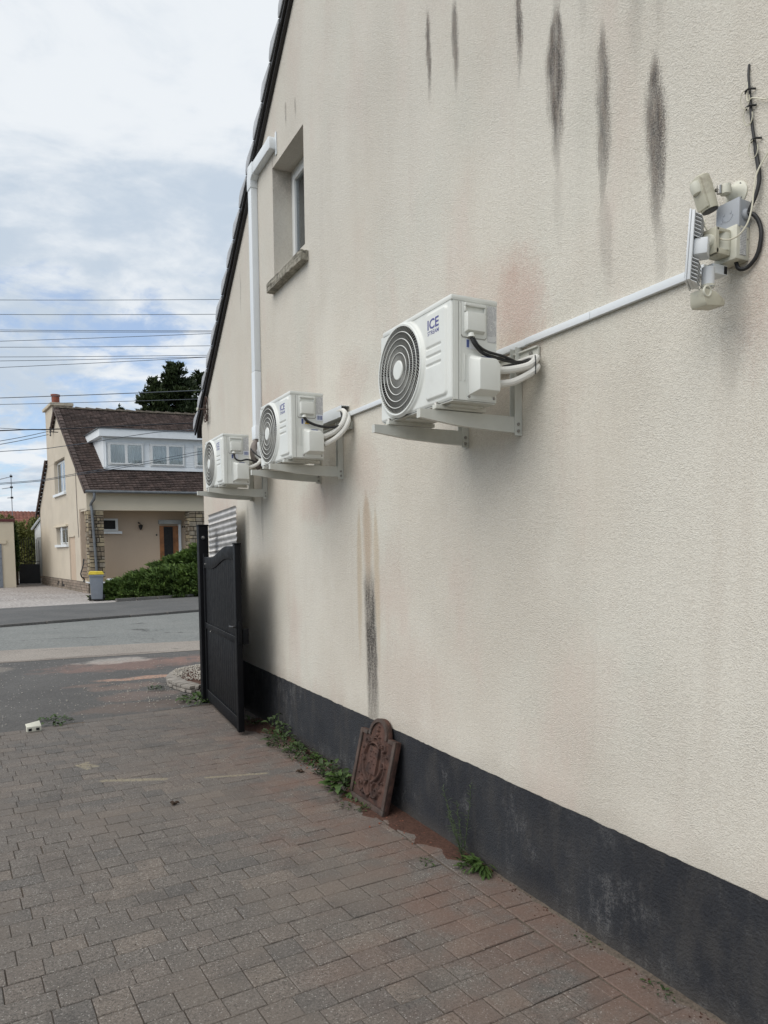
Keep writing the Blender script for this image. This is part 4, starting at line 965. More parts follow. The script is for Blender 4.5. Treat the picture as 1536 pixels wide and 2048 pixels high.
# local: x along the leaf (0 hinge .. GL free end), y across (+y is towards the wall side)
TH = .052
def topz(x):
    u = x/GL; q = min(1, max(0, (u-.26)/(.50))); q = q*q*(3-2*q)
    return 1.535+.105*q
MB().box(0, .055, 0, TH, .03, 1.575, ch=.004).build('hinge_stile', M['gate'], gate)
MB().box(GL-.075, GL, 0, TH, .03, 1.655, ch=.004).build('free_stile', M['gate'], gate)
MB().box(GL-.080, GL+.004, -.003, TH+.003, 1.6555, 1.668, ch=.002).build('stile_cap', M['gate'], gate)
MB().box(.056, GL-.076, .004, TH-.004, .04, .155, ch=.003).build('bottom_rail', M['gate'], gate)
MB().box(.056, GL-.076, .004, TH-.004, .80, .86, ch=.003).build('middle_rail', M['gate'], gate)
xs = [.056+(GL-.132)*i/24 for i in range(25)]
MB().prism([(x, topz(x)) for x in xs]+[(x, topz(x)-.11) for x in reversed(xs)], .004, TH-.004, 'y').build('top_rail', M['gate'], gate, bev=.003)
MB().prism([(x, topz(x)+.0032) for x in xs]+[(x, topz(x)+.0004) for x in reversed(xs)], .006, TH-.006, 'y').build('top_edge', M['gateedge'], gate)
NB = 16
for k in range(NB):
    x0 = .057+(GL-.134)*k/NB; x1 = .057+(GL-.134)*(k+1)/NB-.0035
    MB().box(x0, x1, .015, TH-.015, .156, .799, ch=.002).build('board', M['gate'], gate)
    MB().prism([(x0, .861), (x1, .861), (x1, topz(x1)-.111), (x0, topz(x0)-.111)], .015, TH-.015, 'y').build('board', M['gate'], gate)
for z in (.157, .862): MB().box(.056, GL-.076, .0005, .0035, z-.004, z-.0012).build('bead', M['gateedge'], gate)
MB().box(GL-.0, GL+.02, .012, .04, .80, 1.0, ch=.003).build('lock_plate', M['gate'], gate)
MB().box(GL-.015, GL+.006, -.05+.002*0-.0, -.001, .84, .95, ch=.004) if False else None
MB().box(GL-.05, GL+.004, TH+.001, TH+.055, .80, .93, ch=.005).build('lock_case', M['gate'], gate)
hdl = MB().tube(curvepts([(GL-.03, -.001, .95), (GL-.03, -.03, .95), (GL-.11, -.035, .948)], 4), .008, 8).build('handle', M['gateedge'], gate)
for x, z in ((.10, 1.47), (.30, .79)):
    MB().lathe([(0, .008), (-.004, .006)], (x, .0035, z), 'y', 10).build('rivet', M['steel'], gate)
tt = MB().box(-.315, -.215, 7.57, 7.67, 0, 1.86, ch=.005)
post = thing('gate_post', 'black square gate post with round photocell at the far end of the gate', 'gate post', (-.265, 7.62, 0))
MB().box(-.05, .05, -.05, .05, 0, 1.86, ch=.004).build('post_tube', M['gate'], post)
MB().box(-.054, .054, -.054, .054, 1.8605, 1.877, ch=.003).build('post_cap', M['gate'], post)
MB().lathe([(0, .02), (-.012, .02), (-.016, .014)], (-.008, -.0505, 1.74), 'y', 18).build('photocell', M['gateedge'], post)
MB().lathe([(0, .011), (-.002, .009)], (-.008, -.067, 1.745), 'y', 14).build('photocell_lens', M['steel'], post)

# perforated galvanised sheet standing behind the gate
ny, nz = 118, 110; vs = []
for i in range(ny+1):
    for j in range(nz+1):
        y = 1.06*i/ny; z = 2.01*j/nz
        vs.append((.0060*math.sin(z/.058*2*PI)+.0045*(1 if i % 4 < 2 else -1), y, z))
o = MB().add(vs, [(i*(nz+1)+j, (i+1)*(nz+1)+j, (i+1)*(nz+1)+j+1, i*(nz+1)+j+1) for i in range(ny) for j in range(nz)]).build('ribbed_metal_sheet', M['sheet'], fix=False)
o.location = (-.13, 6.84, .03); o.rotation_euler = (R(-2.4), R(.8), 0)
tag(o, 'galvanised ribbed metal sheet propped between the gate and the wall', 'metal sheet')

# ------------------------------------------------------------------ cast iron fireback leaning on the plinth
fb = thing('fireback', 'rusty red cast iron fireback plate with arched top leaning on the plinth', 'fireback', (-.155, 3.985, .002))
FW, FHs, FHt = .455, .452, .552; AR = .118
# local: u across (+u = left in view = +y), w up, depth towards viewer = -x
def arch(r, c=FHt-AR): return [(r*math.cos(a), c+r*math.sin(a)) for a in [PI*k/20 for k in range(21)]]
outer = [(-FW/2, 0), (FW/2, 0), (FW/2, FHs), (AR+.012, FHs), (AR+.004, FHt-AR)]+[(x, z) for x, z in arch(AR)][1:-1]+[(-AR-.004, FHt-AR), (-AR-.012, FHs), (-FW/2, FHs)]
MB().prism(outer, .0, .030, 'x').build('plate', M['rustiron'], fb, bev=.003)
bord = []
def strip(pts, w, name='rim'):
    for a, b in zip(pts[:-1], pts[1:]):
        d = Vector((b[0]-a[0], b[1]-a[1])).normalized(); nn = Vector((-d.y, d.x))*w
        poly = [(a[0], a[1]), (b[0], b[1]), (b[0]+nn.x, b[1]+nn.y), (a[0]+nn.x, a[1]+nn.y)]
        MB().prism(poly, -.013, .0005, 'x').build(name, M['rustedge'], fb, bev=.004)
strip([(-FW/2+.001, .001), (FW/2-.001, .001)], .034)
strip([(FW/2-.001, .036), (FW/2-.001, FHs-.001)], .030)
strip([(-FW/2+.001, FHs-.001), (-FW/2+.001, .036)], .030)
strip([(FW/2-.032, FHs-.001), (AR+.016, FHs-.001)], .026)
strip([(-AR-.016, FHs-.001), (-FW/2+.032, FHs-.001)], .026)
av = arch(AR-.001); bv = arch(AR-.024)
mb = MB(); nA = len(av)
vs = [(-.013, x, z) for x, z in av]+[(-.013, x, z) for x, z in bv]+[(.001, x, z) for x, z in av]+[(.001, x, z) for x, z in bv]
fs = [(i, i+1, nA+i+1, nA+i) for i in range(nA-1)]+[(i, 2*nA+i, 2*nA+i+1, i+1) for i in range(nA-1)]+[(nA+i, nA+i+1, 3*nA+i+1, 3*nA+i) for i in range(nA-1)]
mb.add(vs, fs).build('arched_rim', M['rustedge'], fb)
# crest in relief (height field)
nu, nw = 150, 190; us = np.linspace(-.192, .192, nu); ws = np.linspace(.042, .520, nw)
U, Wg = np.meshgrid(us, ws, indexing='ij'); Hh = np.zeros_like(U)
def ridge(pts, r, h):
    global Hh
    P = curvepts([(p[0], p[1], 0) for p in pts], 10)
    for p in P:
        d2 = (U-p.x)**2+(Wg-p.y)**2
        Hh = np.maximum(Hh, h*np.sqrt(np.clip(1-d2/(r*r), 0, 1)))
def ball(u, w, r, h): ridge([(u, w), (u+.0001, w)], r, h)
for s_ in (1, -1):
    ridge([(s_*.082, .395), (s_*.112, .405), (s_*.122, .375), (s_*.098, .360), (s_*.088, .378)], .010, .011)
    ridge([(s_*.10, .355), (s_*.120, .300), (s_*.110, .235), (s_*.078, .19), (s_*.03, .155)], .011, .012)
    ridge([(s_*.125, .33), (s_*.145, .27), (s_*.14, .21), (s_*.115, .17)], .007, .008)
    sp_ = [(s_*(.095+(.052-.0028*k)*math.cos(k*.42+2.2)), .115+(.056-.003*k)*math.sin(k*.42+2.2)) for k in range(17)]
    ridge(sp_, .0085, .011)
    sp_ = [(s_*(.125+(.028-.0018*k)*math.cos(k*.5)), .275+(.03-.0018*k)*math.sin(k*.5)) for k in range(12)]
    ridge(sp_, .007, .010)
    ridge([(s_*.02, .16), (s_*.05, .12), (s_*.03, .085), (s_*.0, .07)], .009, .010)
    for k in range(4): ball(s_*(.03+.02*k), .405-.006*k, .010, .013)
    ball(s_*.14, .13, .014, .010); ball(s_*.055, .075, .014, .011); ball(s_*.15, .34, .010, .009); ball(s_*.15, .18, .010, .009)
# shield
sh = (np.abs(U) < .058*np.clip(1.15-.25*(np.abs(Wg-.29)/.1)**2, 0, 1)) & (Wg > .205) & (Wg < .372)
Hh = np.maximum(Hh, np.where(sh, .009, 0))
for (u, w) in ((-.03, .34), (.0, .345), (.03, .34), (-.022, .31), (.022, .31), (-.03, .27), (.0, .285), (.03, .27), (0, .24)): ball(u, w, .010, .014)
ridge([(-.06, .375), (-.03, .392), (0, .396), (.03, .392), (.06, .375)], .009, .014)
ridge([(-.055, .40), (-.02, .425), (.02, .425), (.055, .40)], .006, .010)
ball(0, .45, .016, .013); ball(0, .478, .011, .012); ball(-.022, .437, .011, .010); ball(.022, .437, .011, .010); ball(0, .50, .007, .01)
ridge([(0, .20), (.0, .14), (-.01, .09), (0, .06)], .008, .009)
Hh[0, :] = Hh[-1, :] = 0
insd = (np.abs(U) < .19) & ((Wg < FHs-.03) | (np.hypot(U, Wg-(FHt-AR)) < AR-.028))
Hh = np.where(insd, Hh, 0)
vs = [(float(-.0008-1.9*Hh[i, j]), float(U[i, j]), float(Wg[i, j])) for i in range(nu) for j in range(nw)]
fs = [(i*nw+j, (i+1)*nw+j, (i+1)*nw+j+1, i*nw+j+1) for i in range(nu-1) for j in range(nw-1) if insd[i, j] and insd[i+1, j+1] and insd[i+1, j] and insd[i, j+1]]
MB().add(vs, fs).build('crest_relief', M['rustiron'], fb, fix=False, ang=80)
fb.rotation_euler = (0, R(12.5), R(1.5))

# ------------------------------------------------------------------ weeds, soil, litter
def leaf_mesh(name, L, W, m, curl=.25, lobes=0, n=6, fold=.15):
    mb = MB(); vs = []
    for i in range(n+1):
        t_ = i/n; w = W*math.sin(PI*min(1, t_*.93+.05))**.8*(1+(.28*math.sin(i*PI) if 0 else 0))
        if lobes: w *= 1+(.35 if i % 2 else -.25)
        x = L*t_; z = L*curl*(t_*1.2-t_*t_*1.6)
        vs += [(x, -w/2, z+fold*w), (x, 0, z), (x, w/2, z+fold*w)]
    fs = []
    for i in range(n): fs += [(3*i, 3*i+3, 3*i+4, 3*i+1), (3*i+1, 3*i+4, 3*i+5, 3*i+2)]
    mb.add(vs, fs); return mb.mesh(name, m, fix=False)
LM = [leaf_mesh('leaf', .075, .032, M['weed'], .5), leaf_mesh('leaf', .06, .02, M['weedgrey'], .4, 1), leaf_mesh('leaf', .085, .04, M['weedfresh'], .35, 1), leaf_mesh('leaf', .05, .028, M['weed'], .2, 1), leaf_mesh('leaf', .09, .012, M['weedfresh'], .6)]
def weed(x, y, label, kinds, n, sz=1, spread=.06, hgt=.08, stem=True, group='weeds along the foot of the wall'):
    t = thing('weed', label, 'weed', (x, y, .0), group)
    r_ = random.Random(int(x*1000+y*777))
    if stem:
        for q in range(max(1, n//12)):
            a = r_.uniform(0, 6.28); h = hgt*r_.uniform(.7, 1.3)
            MB().tube(curvepts([(0, 0, 0), (.02*math.cos(a), .02*math.sin(a), h*.5), (.035*math.cos(a), .035*math.sin(a), h)], 3), [.0022]*6+[.001], 4).build('stem', M['weed'], t)
    for k in range(int(n*2.4)):
        a = r_.uniform(0, 2*PI); q = r_.random()
        rr = spread*r_.random()**.6
        lx, ly = rr*math.cos(a), rr*1.5*math.sin(a)
        lx = min(lx, -x-.006)
        lz = r_.uniform(0, hgt)*(1-rr/spread*.5)
        if x+lx > -.01: continue
        az = a+r_.uniform(-.8, .8)
        me = LM[r_.choice(kinds)]
        s = sz*.88*r_.uniform(.5, 1.25)
        tipx = x+lx+math.cos(az)*.075*s
        if tipx > -.012: az = PI-az
        inst('leaf', me, t, (lx, ly, max(.004, lz)), (r_.uniform(-.4, .4), r_.uniform(-.7, .15), az), (s, s, s))
    return t
weed(-.14, 6.42, 'small dark weed behind the foot of the gate leaf', [0, 3], 12, .8, .08, .06)
weed(-.10, 5.86, 'tall leafy weed clump nearest the gate', [0, 1, 3], 34, 1.0, .10, .20)
weed(-.13, 5.55, 'dense grey green weed clump at the wall, second from the gate', [1, 0, 3], 46, .9, .13, .10)
weed(-.12, 5.24, 'bushy green weed clump at the wall, third from the gate', [0, 3, 1], 40, .9, .12, .09)
weed(-.09, 4.99, 'bright weed tuft at the wall beside the red crumbs', [2, 0], 22, .75, .08, .06)
weed(-.10, 4.66, 'leafy rosette weed midway between gate and iron plate', [0, 1], 34, 1.0, .09, .10)
weed(-.10, 4.46, 'small grey green weed touching the rosette weed', [1, 3], 16, .8, .06, .05)
weed(-.14, 4.34, 'broad fresh green weed just left of the iron plate', [2, 2, 0], 30, 1.15, .09, .12)
weed(-.075, 2.93, 'broad green dandelion weed at the foot of the tall stems', [2, 4, 0], 17, .72, .06, .05, stem=False)
weed(-.045, 2.90, 'upright grassy tuft against the plinth right of the dandelion', [4, 4], 26, 1.15, .03, .03, stem=False)
weed(-.24, 3.10, 'tiny brown green moss tuft in the paving joint', [3], 9, .35, .035, .01, stem=False)
weed(-.215, 4.05, 'low grey weeds in front of the iron plate', [1, 3], 22, .6, .10, .02, stem=False)
weed(-.20, 3.93, 'thin bright shoot standing before the iron plate', [4], 6, .7, .015, .03, stem=False)
weed(-.05, 1.78, 'small mossy tuft at the plinth foot near the bottom corner', [3, 1], 12, .4, .05, .01, stem=False)
weed(-.04, 2.17, 'tiny crumbly moss at the plinth foot', [3], 8, .3, .05, .01, stem=False)
weed(-.36, 7.70, 'bright green weed at the foot of the gate post', [2, 4], 34, 1.2, .16, .06, stem=False, group='weeds by the paving edge')
weed(-1.78, 7.42, 'low spreading green weed beside the broken white lamp', [2, 0, 3], 34, .7, .14, .035, stem=False, group='weeds by the paving edge')
weed(-.62, 8.62, 'faded small weed at the tip of the stone edging', [1], 20, .9, .09, .03, stem=False, group='weeds by the paving edge')
# tall thin stemmed weed
t = thing('tall_weed', 'tall thin weed with narrow leaves rising against the dark plinth', 'weed', (-.07, 3.02, 0), 'weeds along the foot of the wall')
NL = leaf_mesh('narrow_leaf', .045, .0065, M['weedgrey'], .3); r_ = random.Random(9)
for (dy, h, bx) in ((.20, .33, -.0), (-.05, .42, .01), (.10, .26, -.03), (.02, .22, -.05), (.15, .20, .0), (.05, .30, -.01)):
    P = curvepts([(0, .01, 0), (bx*.5, dy*.35, h*.4), (bx, dy*.75, h*.75), (bx, dy, h)], 6)
    MB().tube(P, [.0022*(1-.6*i/len(P)) for i in range(len(P))], 5).build('stem', M['weedgrey'], t)
    for i in range(2, len(P)):
        for s_ in (1, -1):
            a = r_.uniform(-1.1, 1.1)+(PI/2 if s_ > 0 else -PI/2)
            s = r_.uniform(.6, 1.15)*(1.1-.5*i/len(P))
            o = inst('leaf', NL, t, P[i], (0, r_.uniform(-.8, .0), a+PI*0), (s, s, s))
            if math.cos(a)*.04*s+P[i].x-.07 > -.008: o.rotation_euler[2] = PI-a
# soil wash at the foot of the wall
def soil_strip(name, wl, m, h, seed, z=.001):
    # wl: list of (y, width from the wall)
    r_ = random.Random(seed); mb = MB(); rows = []; n = int(abs(wl[-1][0]-wl[0][0])/.02)
    for i in range(n+1):
        y = wl[0][0]+(wl[-1][0]-wl[0][0])*i/n
        for (ya, wa), (yb, wb) in zip(wl[:-1], wl[1:]):
            if min(ya, yb) <= y <= max(ya, yb): w = wa+(wb-wa)*(y-ya)/(yb-ya); break
        w = max(.006, w+r_.uniform(-.008, .008))
        rows.append([(-w*q-.003, y+r_.uniform(-.004, .004), z+h*(1-q)**.5*r_.uniform(.7, 1.2) if q < 1 else z-.004) for q in (0, .25, .5, .75, .92, 1)])
    vs = [v for r in rows for v in r]; k = 6
    mb.add(vs, [(i*k+j_, i*k+j_+1, (i+1)*k+j_+1, (i+1)*k+j_) for i in range(n) for j_ in range(k-1)])
    o = mb.build(name, m); tag(o, kind='stuff'); return o
soil_strip('soil_wash', [(2.85, .01), (3.0, .05), (3.1, .13), (3.22, .09), (3.35, .17), (3.45, .11), (3.6, .20), (3.7, .15), (3.85, .24), (4.0, .19), (4.2, .24), (4.35, .12), (4.6, .05), (5.0, .03), (5.4, .06), (5.9, .04), (6.05, .16), (6.3, .30), (6.6, .28)], M['soil'], .007, 2)
soil_strip('soil_line', [(1.3, .01), (1.6, .015), (1.72, .05), (1.85, .02), (2.0, .035), (2.15, .05), (2.25, .012), (2.5, .015), (2.85, .012)], M['bed'], .006, 6)
# crumbs
def crumbs(name, n, fx, m, smin, smax, seed, kind='stuff'):
    r_ = random.Random(seed); mb = MB()
    for k in range(n):
        x, y = fx(r_); s = r_.uniform(smin, smax)
        vs = [(x+s*r_.uniform(.6, 1)*math.cos(a+q), y+s*r_.uniform(.6, 1)*math.sin(a+q), zz) for zz, q in ((.000, 0), (s*.7, .4)) for a in (0, 1.57, 3.14, 4.71)]
        mb.add(vs, [(4, 5, 6, 7), (0, 1, 5, 4), (1, 2, 6, 5), (2, 3, 7, 6), (3, 0, 4, 7)])
    o = mb.build(name, m, smooth=False); tag(o, kind=kind); return o
crumbs('red_crumbs', 150, lambda r: (-.04-abs(r.gauss(0, .09)), r.choice([r.gauss(5.0, .12), r.uniform(3.2, 6.3), r.gauss(3.75, .15)])), M['brickred'], .003, .009, 1)
crumbs('soil_crumbs', 420, lambda r: (-.006-abs(r.gauss(0, .03)), r.uniform(1.4, 6.3)), M['soil'], .0015, .006, 2)
crumbs('grit', 420, lambda r: (r.uniform(-2.3, -.05), r.uniform(1.6, 7.2)), M['pebble'], .0012, .0032, 3)
crumbs('dark_grit', 260, lambda r: (r.uniform(-2.3, -.05), r.uniform(1.6, 7.2)), M['drybrown'], .0015, .0035, 4)
crumbs('scattered_pebbles', 260, lambda r: (r.gauss(-.5, .45), r.uniform(7.7, 9.6)), M['pebble'], .004, .011, 5)
crumbs('pebbles_on_asphalt', 120, lambda r: (r.uniform(-2.6, .4), r.uniform(7.5, 12)), M['pebble'], .003, .010, 7)
for k, (x, y, lb) in enumerate(((-1.22, 4.58, 'small dark dead leaf lying on the middle of the paving'), (-.27, 4.83, 'curled dark dead leaf on the paving near the wall weeds'))):
    mb = MB(); 
    for q in range(3): mb.tube(curvepts([(0, 0, .004), (.02*math.cos(q*2+k), .02*math.sin(q*2+k), .014), (.035*math.cos(q*2.2+k), .03*math.sin(q*2.2+k), .006)], 3), [.006, .009, .01, .009, .006, .004, .002], 5)
    o = mb.build('dead_leaf', M['drybrown']); o.location = (x, y, .001); tag(o, lb, 'dead leaf', 'dead leaves on the paving')
# broken lamp fitting at the paving edge
t = thing('broken_fitting', 'broken white plastic fitting with two dark holes at the paving edge', 'fitting', (-1.955, 7.10, .002), rot=(0, 0, R(8)))
MB().box(-.06, .06, -.022, .025, .0, .048, ch=.004).build('fitting_body', M['ivory'], t)
for x in (-.034, .030): MB().box(x-.014, x+.014, -.0235, -.0222, .008, .032).build('hole', M['dark'], t)
lid = MB().box(-.062, .058, -.03, .03, 0, .008, ch=.002).build('raised_flap', M['ivory'], t); lid.location = (0, .01, .052); lid.rotation_euler = (R(38), R(-8), 0)

# stone edged pebble bed round the far corner of the wall
pb = thing('pebble_bed', 'small pebble bed edged with flat stones round the house corner', 'flower bed', (0, 9.0, 0))
arcp = curvepts([(.30, 9.75, 0), (-.10, 9.50, 0), (-.34, 9.0, 0), (-.33, 8.5, 0), (-.20, 8.2, 0), (.0, 8.72, 0)], 4)[:17]
for i in range(len(arcp)-1):
    a, b = arcp[i], arcp[i+1]; mdl = (a+b)/2; d = b-a
    if d.length < .03: continue
    for lay in range(2):
        o = MB().box(-d.length*.48, d.length*.48, -.085, .085, 0, .034, ch=.006).build('edging_stone', M['slate'], pb)
        o.location = (mdl.x+random.uniform(-.01, .01), mdl.y-9.0, .044*lay-.002); o.rotation_euler = (random.uniform(-.05, .05), random.uniform(-.04, .04), math.atan2(d.y, d.x)+random.uniform(-.08, .08))
mb = MB(); r_ = random.Random(3)
for k in range(1500):
    x, y = r_.uniform(-.33, .6), r_.uniform(8.3, 9.7)
    if (x-.3)**2/.40+(y-9.0)**2/.55 > 1.0 or (y < 8.7 and x > -.02): continue
    s = r_.uniform(.006, .014); z = .062+r_.uniform(0, .02)+.035*max(0, 1-((x-.2)**2+(y-9)**2)*2)
    vs = [(x+s*math.cos(a)*c_, y-9+s*math.sin(a)*c_, z+dz) for dz, c_ in ((-s*.5, .8), (s*.2, 1), (s*.6, .5)) for a in (0, 1.25, 2.5, 3.77, 5.0)]
    fs = [(i, (i+1) % 5, 5+(i+1) % 5, 5+i) for i in range(5)]+[(5+i, 5+(i+1) % 5, 10+(i+1) % 5, 10+i) for i in range(5)]+[(10, 11, 12, 13, 14)]
    mb.add(vs, fs)
o = mb.build('pebbles', M['pebble'], pb, fix=False); tag(o, kind='stuff')
MB().prism([(-.30, 8.3-9), (-.05, 8.3-9), (.0, 8.66-9), (.7, 8.66-9), (.7, 9.7-9), (.25, 9.68-9), (-.1, 9.4-9), (-.31, 9.0-9)], -.01, .07, 'z').build('bed_fill', M['soil'], pb)

# ------------------------------------------------------------------ the house across the road
HO = Vector((.66, 29.9, 0)); HU = Vector((1, -.12, 0)); HV = Vector((-.121, .993, 0))
def hx(v): p = HO+HU*v[0]+HV*v[1]; return (p.x, p.y, v[2])
fh = thing('house_across_road', 'beige two storey house with brown tiled roof and white dormer across the road', 'house', HO)
def hx0(v): p = HU*v[0]+HV*v[1]; return (p.x, p.y, v[2])
def H(mb, name, m, parent=fh, **kw): return mb.build(name, m, parent, xf=hx0, **kw)
EF, ZE, BRd, ZR, ER = -.35, 3.93, 4.95, 7.86, 10.4     # eave, eave z, ridge b, ridge z, rear wall
k1 = (ZR-ZE)/(BRd-EF)
def rz(b): return ZE+(b-EF)*k1 if b <= BRd else ZR-(b-BRd)*k1
AW = 11.0; PD = 1.11; FL = .50
# gable wall, with openings
GW = [(6.20, 3.80, 4.17, 5.66), (6.25, 3.74, 1.93, 2.71)]    # b1,b0,z0,z1
mb = MB()
def gq(b0, b1, z0, z1): mb.add([(0, b0, z0), (0, b1, z0), (0, b1, z1), (0, b0, z1)], [(0, 1, 2, 3)])
mb.add([(0, 0, 3.2), (0, PD, 3.2), (0, PD, rz(PD)-.08), (0, 0, rz(0)-.08)], [(0, 1, 2, 3)])
mb.add([(0, PD, 0), (0, 3.74, 0), (0, 3.74, rz(3.74)-.08), (0, PD, rz(PD)-.08)], [(0, 1, 2, 3)])
gq(3.74, 6.25, 0, 1.93); gq(3.74, 6.25, 2.71, 4.17); gq(3.74, 3.80, 4.17, 5.66); gq(6.20, 6.25, 4.17, 5.66)
mb.add([(0, 3.74, 5.66), (0, 6.25, 5.66), (0, 6.25, rz(6.25)-.08), (0, BRd, ZR-.08), (0, 3.74, rz(3.74)-.08)], [(0, 1, 2, 3, 4)])
mb.add([(0, 6.25, 0), (0, ER, 0), (0, ER, rz(ER)-.08), (0, 6.25, rz(6.25)-.08)], [(0, 1, 2, 3)])
for b1, b0, z0, z1 in GW:
    for (p, q) in (((b0, z0), (b0, z1)), ((b1, z0), (b1, z1)), ((b0, z1), (b1, z1)), ((b0, z0), (b1, z0))):
        mb.add([(0, p[0], p[1]), (.22, p[0], p[1]), (.22, q[0], q[1]), (0, q[0], q[1])], [(0, 1, 2, 3)])
H(mb, 'gable_wall', M['housewall'], smooth=False, fix=False)
mb = MB()
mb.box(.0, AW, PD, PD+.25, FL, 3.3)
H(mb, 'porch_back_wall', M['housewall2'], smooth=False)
H(MB().box(0.004, AW, -.005, .22, 3.215, 4.0), 'front_beam', M['beam'], smooth=False)
H(MB().box(.0, AW, .222, PD, 3.25, 3.30), 'porch_ceiling', M['housewall'], smooth=False)
H(MB().box(0, AW, ER-.2, ER, 0, 3.9), 'rear_wall', M['housewall'], smooth=False)
H(MB().box(AW, AW+.2, 0, ER, 0, 4), 'far_wall', M['housewall'], smooth=False)
H(MB().box(.02, AW, .02, PD-.002, .0, FL), 'porch_floor', M['beam'], smooth=False)
# niche beside the porch (door recess)
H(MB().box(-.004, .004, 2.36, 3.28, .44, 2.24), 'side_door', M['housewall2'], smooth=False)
H(MB().box(-.05, .002, 3.281, 3.34, .44, 2.28), 'side_door_reveal', M['housewall'], smooth=False)
H(MB().box(-.05, .002, 2.30, 3.34, 2.241, 2.29), 'side_door_lintel', M['housewall'], smooth=False)
# stone base on the gable side
sb = H(MB().box(-.02, 0.0, .0, ER, -.02, .44), 'stone_base', M['mortar'], smooth=False)
r_ = random.Random(4)
for row in range(4):
    b = .0
    while b < ER-.1:
        L = r_.uniform(.22, .5)
        if not (4.75 < b+L/2 < 5.25 and 0 < row < 3 or 5.75 < b+L/2 < 6.25 and 0 < row < 3):
            mb = MB().box(-.05-r_.uniform(0, .015), -.021, b, b+L-.015, row*.108+.004, row*.108+.098)
            o = mb.build('stone', M['plinthstone'][r_.randrange(2)], sb, xf=hx0, bev=0, smooth=False)
        b += L
for b in (4.8, 5.8): H(MB().box(-.035, -.021, b, b+.4, .12, .33), 'cellar_vent', M['dark'], smooth=False)
# pillars of rough stone
def pillar(a0, a1, z0, z1, name):
    core = H(MB().box(a0+.02, a1-.02, .02, .50, z0, z1), name, M['mortar'], smooth=False)
    for side in (0, 1):
        z = z0
        while z < z1-.03:
            h = min(r_.uniform(.09, .20), z1-z); u0, u1 = (a0, a1) if side == 0 else (0.0, .5); u_ = u0
            while u_ < u1-.02:
                L = min(r_.uniform(.10, .30), u1-u_)
                if u1-(u_+L) < .07: L = u1-u_
                pr = r_.uniform(.0, .02)
                if side == 0: mb = MB().box(u_+.012, u_+L-.012, -.01-pr, .025, z+.012, z+h-.012)
                else: mb = MB().box(a0-.01-pr, a0+.025, u_+.012, u_+L-.012, z+.012, z+h-.012)
                mb.build('stone', r_.choice(M['stone']), core, xf=hx0, bev=.016, smooth=False)
                u_ += L
            z += h
pillar(.03, .60, .45, 3.21, 'stone_pillar')
pillar(3.775, 4.45, .45, 3.21, 'stone_pillar')
# roof: slab + tiles
def slab(b0, b1, a0, a1, t0, t1, name, m):
    mb = MB(); P = lambda a, b, t: (a, b, rz(b)+t)
    mb.add([P(a0, b0, t0), P(a1, b0, t0), P(a1, b1, t0), P(a0, b1, t0), P(a0, b0, t1), P(a1, b0, t1), P(a1, b1, t1), P(a0, b1, t1)], [(0, 3, 2, 1), (4, 5, 6, 7), (0, 1, 5, 4), (1, 2, 6, 5), (2, 3, 7, 6), (3, 0, 4, 7)])
    return H(mb, name, m, smooth=False)
rf = slab(EF, BRd, -.10, AW+.2, -.08, .0, 'front_roof', M['htile'][3])
rr_ = slab(BRd, ER+.5, .01, AW+.2, -.08, .0, 'rear_roof', M['htile'][3])
mb = MB(); sl2 = math.hypot(BRd-EF, ZR-ZE); nb = int(sl2/.128); na = int((AW)/.158)
for j in range(nb):
    for i in range(na):
        a = -.06+i*.158; s0 = j*.128-.01; s1 = s0+.15
        bc = EF+(s0+.06)*(BRd-EF)/sl2
        if .93 < a < 9.5 and .90 < bc < 3.35 and a > .93+0*(bc): 
            if bc < 3.2: continue
        def P(a_, s_, t): b = EF+s_*(BRd-EF)/sl2; return (a_, b-t*.6, rz(b)+t*.8)
        t0 = .055+random.uniform(-.007, .007); w = .136
        vs = [P(a, s0, t0+.012), P(a+.04, s0, t0), P(a+w, s0, t0), P(a, s1, .014), P(a+.04, s1, .006), P(a+w, s1, .006), P(a, s0, .0), P(a+w, s0, .0)]
        mi = random.choices([0, 1, 2, 3], [.35, .35, .12, .18])[0]
        mb.add(vs, [(0, 1, 4, 3), (1, 2, 5, 4), (6, 7, 2, 1, 0), (6, 0, 3)], mi)
o = mb.build('roof_tiles', M['htile'], rf, xf=hx0, fix=False, smooth=False); tag(o, kind='stuff')
for i in range(27):
    a = -.1+i*.42
    mb = MB(); vs = []
    for aa, r1 in ((a, .135), (a+.30, .095), (a+.43, .09)):
        vs += [(aa, BRd+r1*math.cos(q), ZR+.0+r1*.9*math.sin(q)) for q in [PI*k/6 for k in range(7)]]
    mb.add(vs, [(7*i_+k, 7*i_+k+1, 7*i_+8+k, 7*i_+7+k) for i_ in range(2) for k in range(6)]+[tuple(range(7))])
    H(mb, 'ridge_tile', M['moss'])
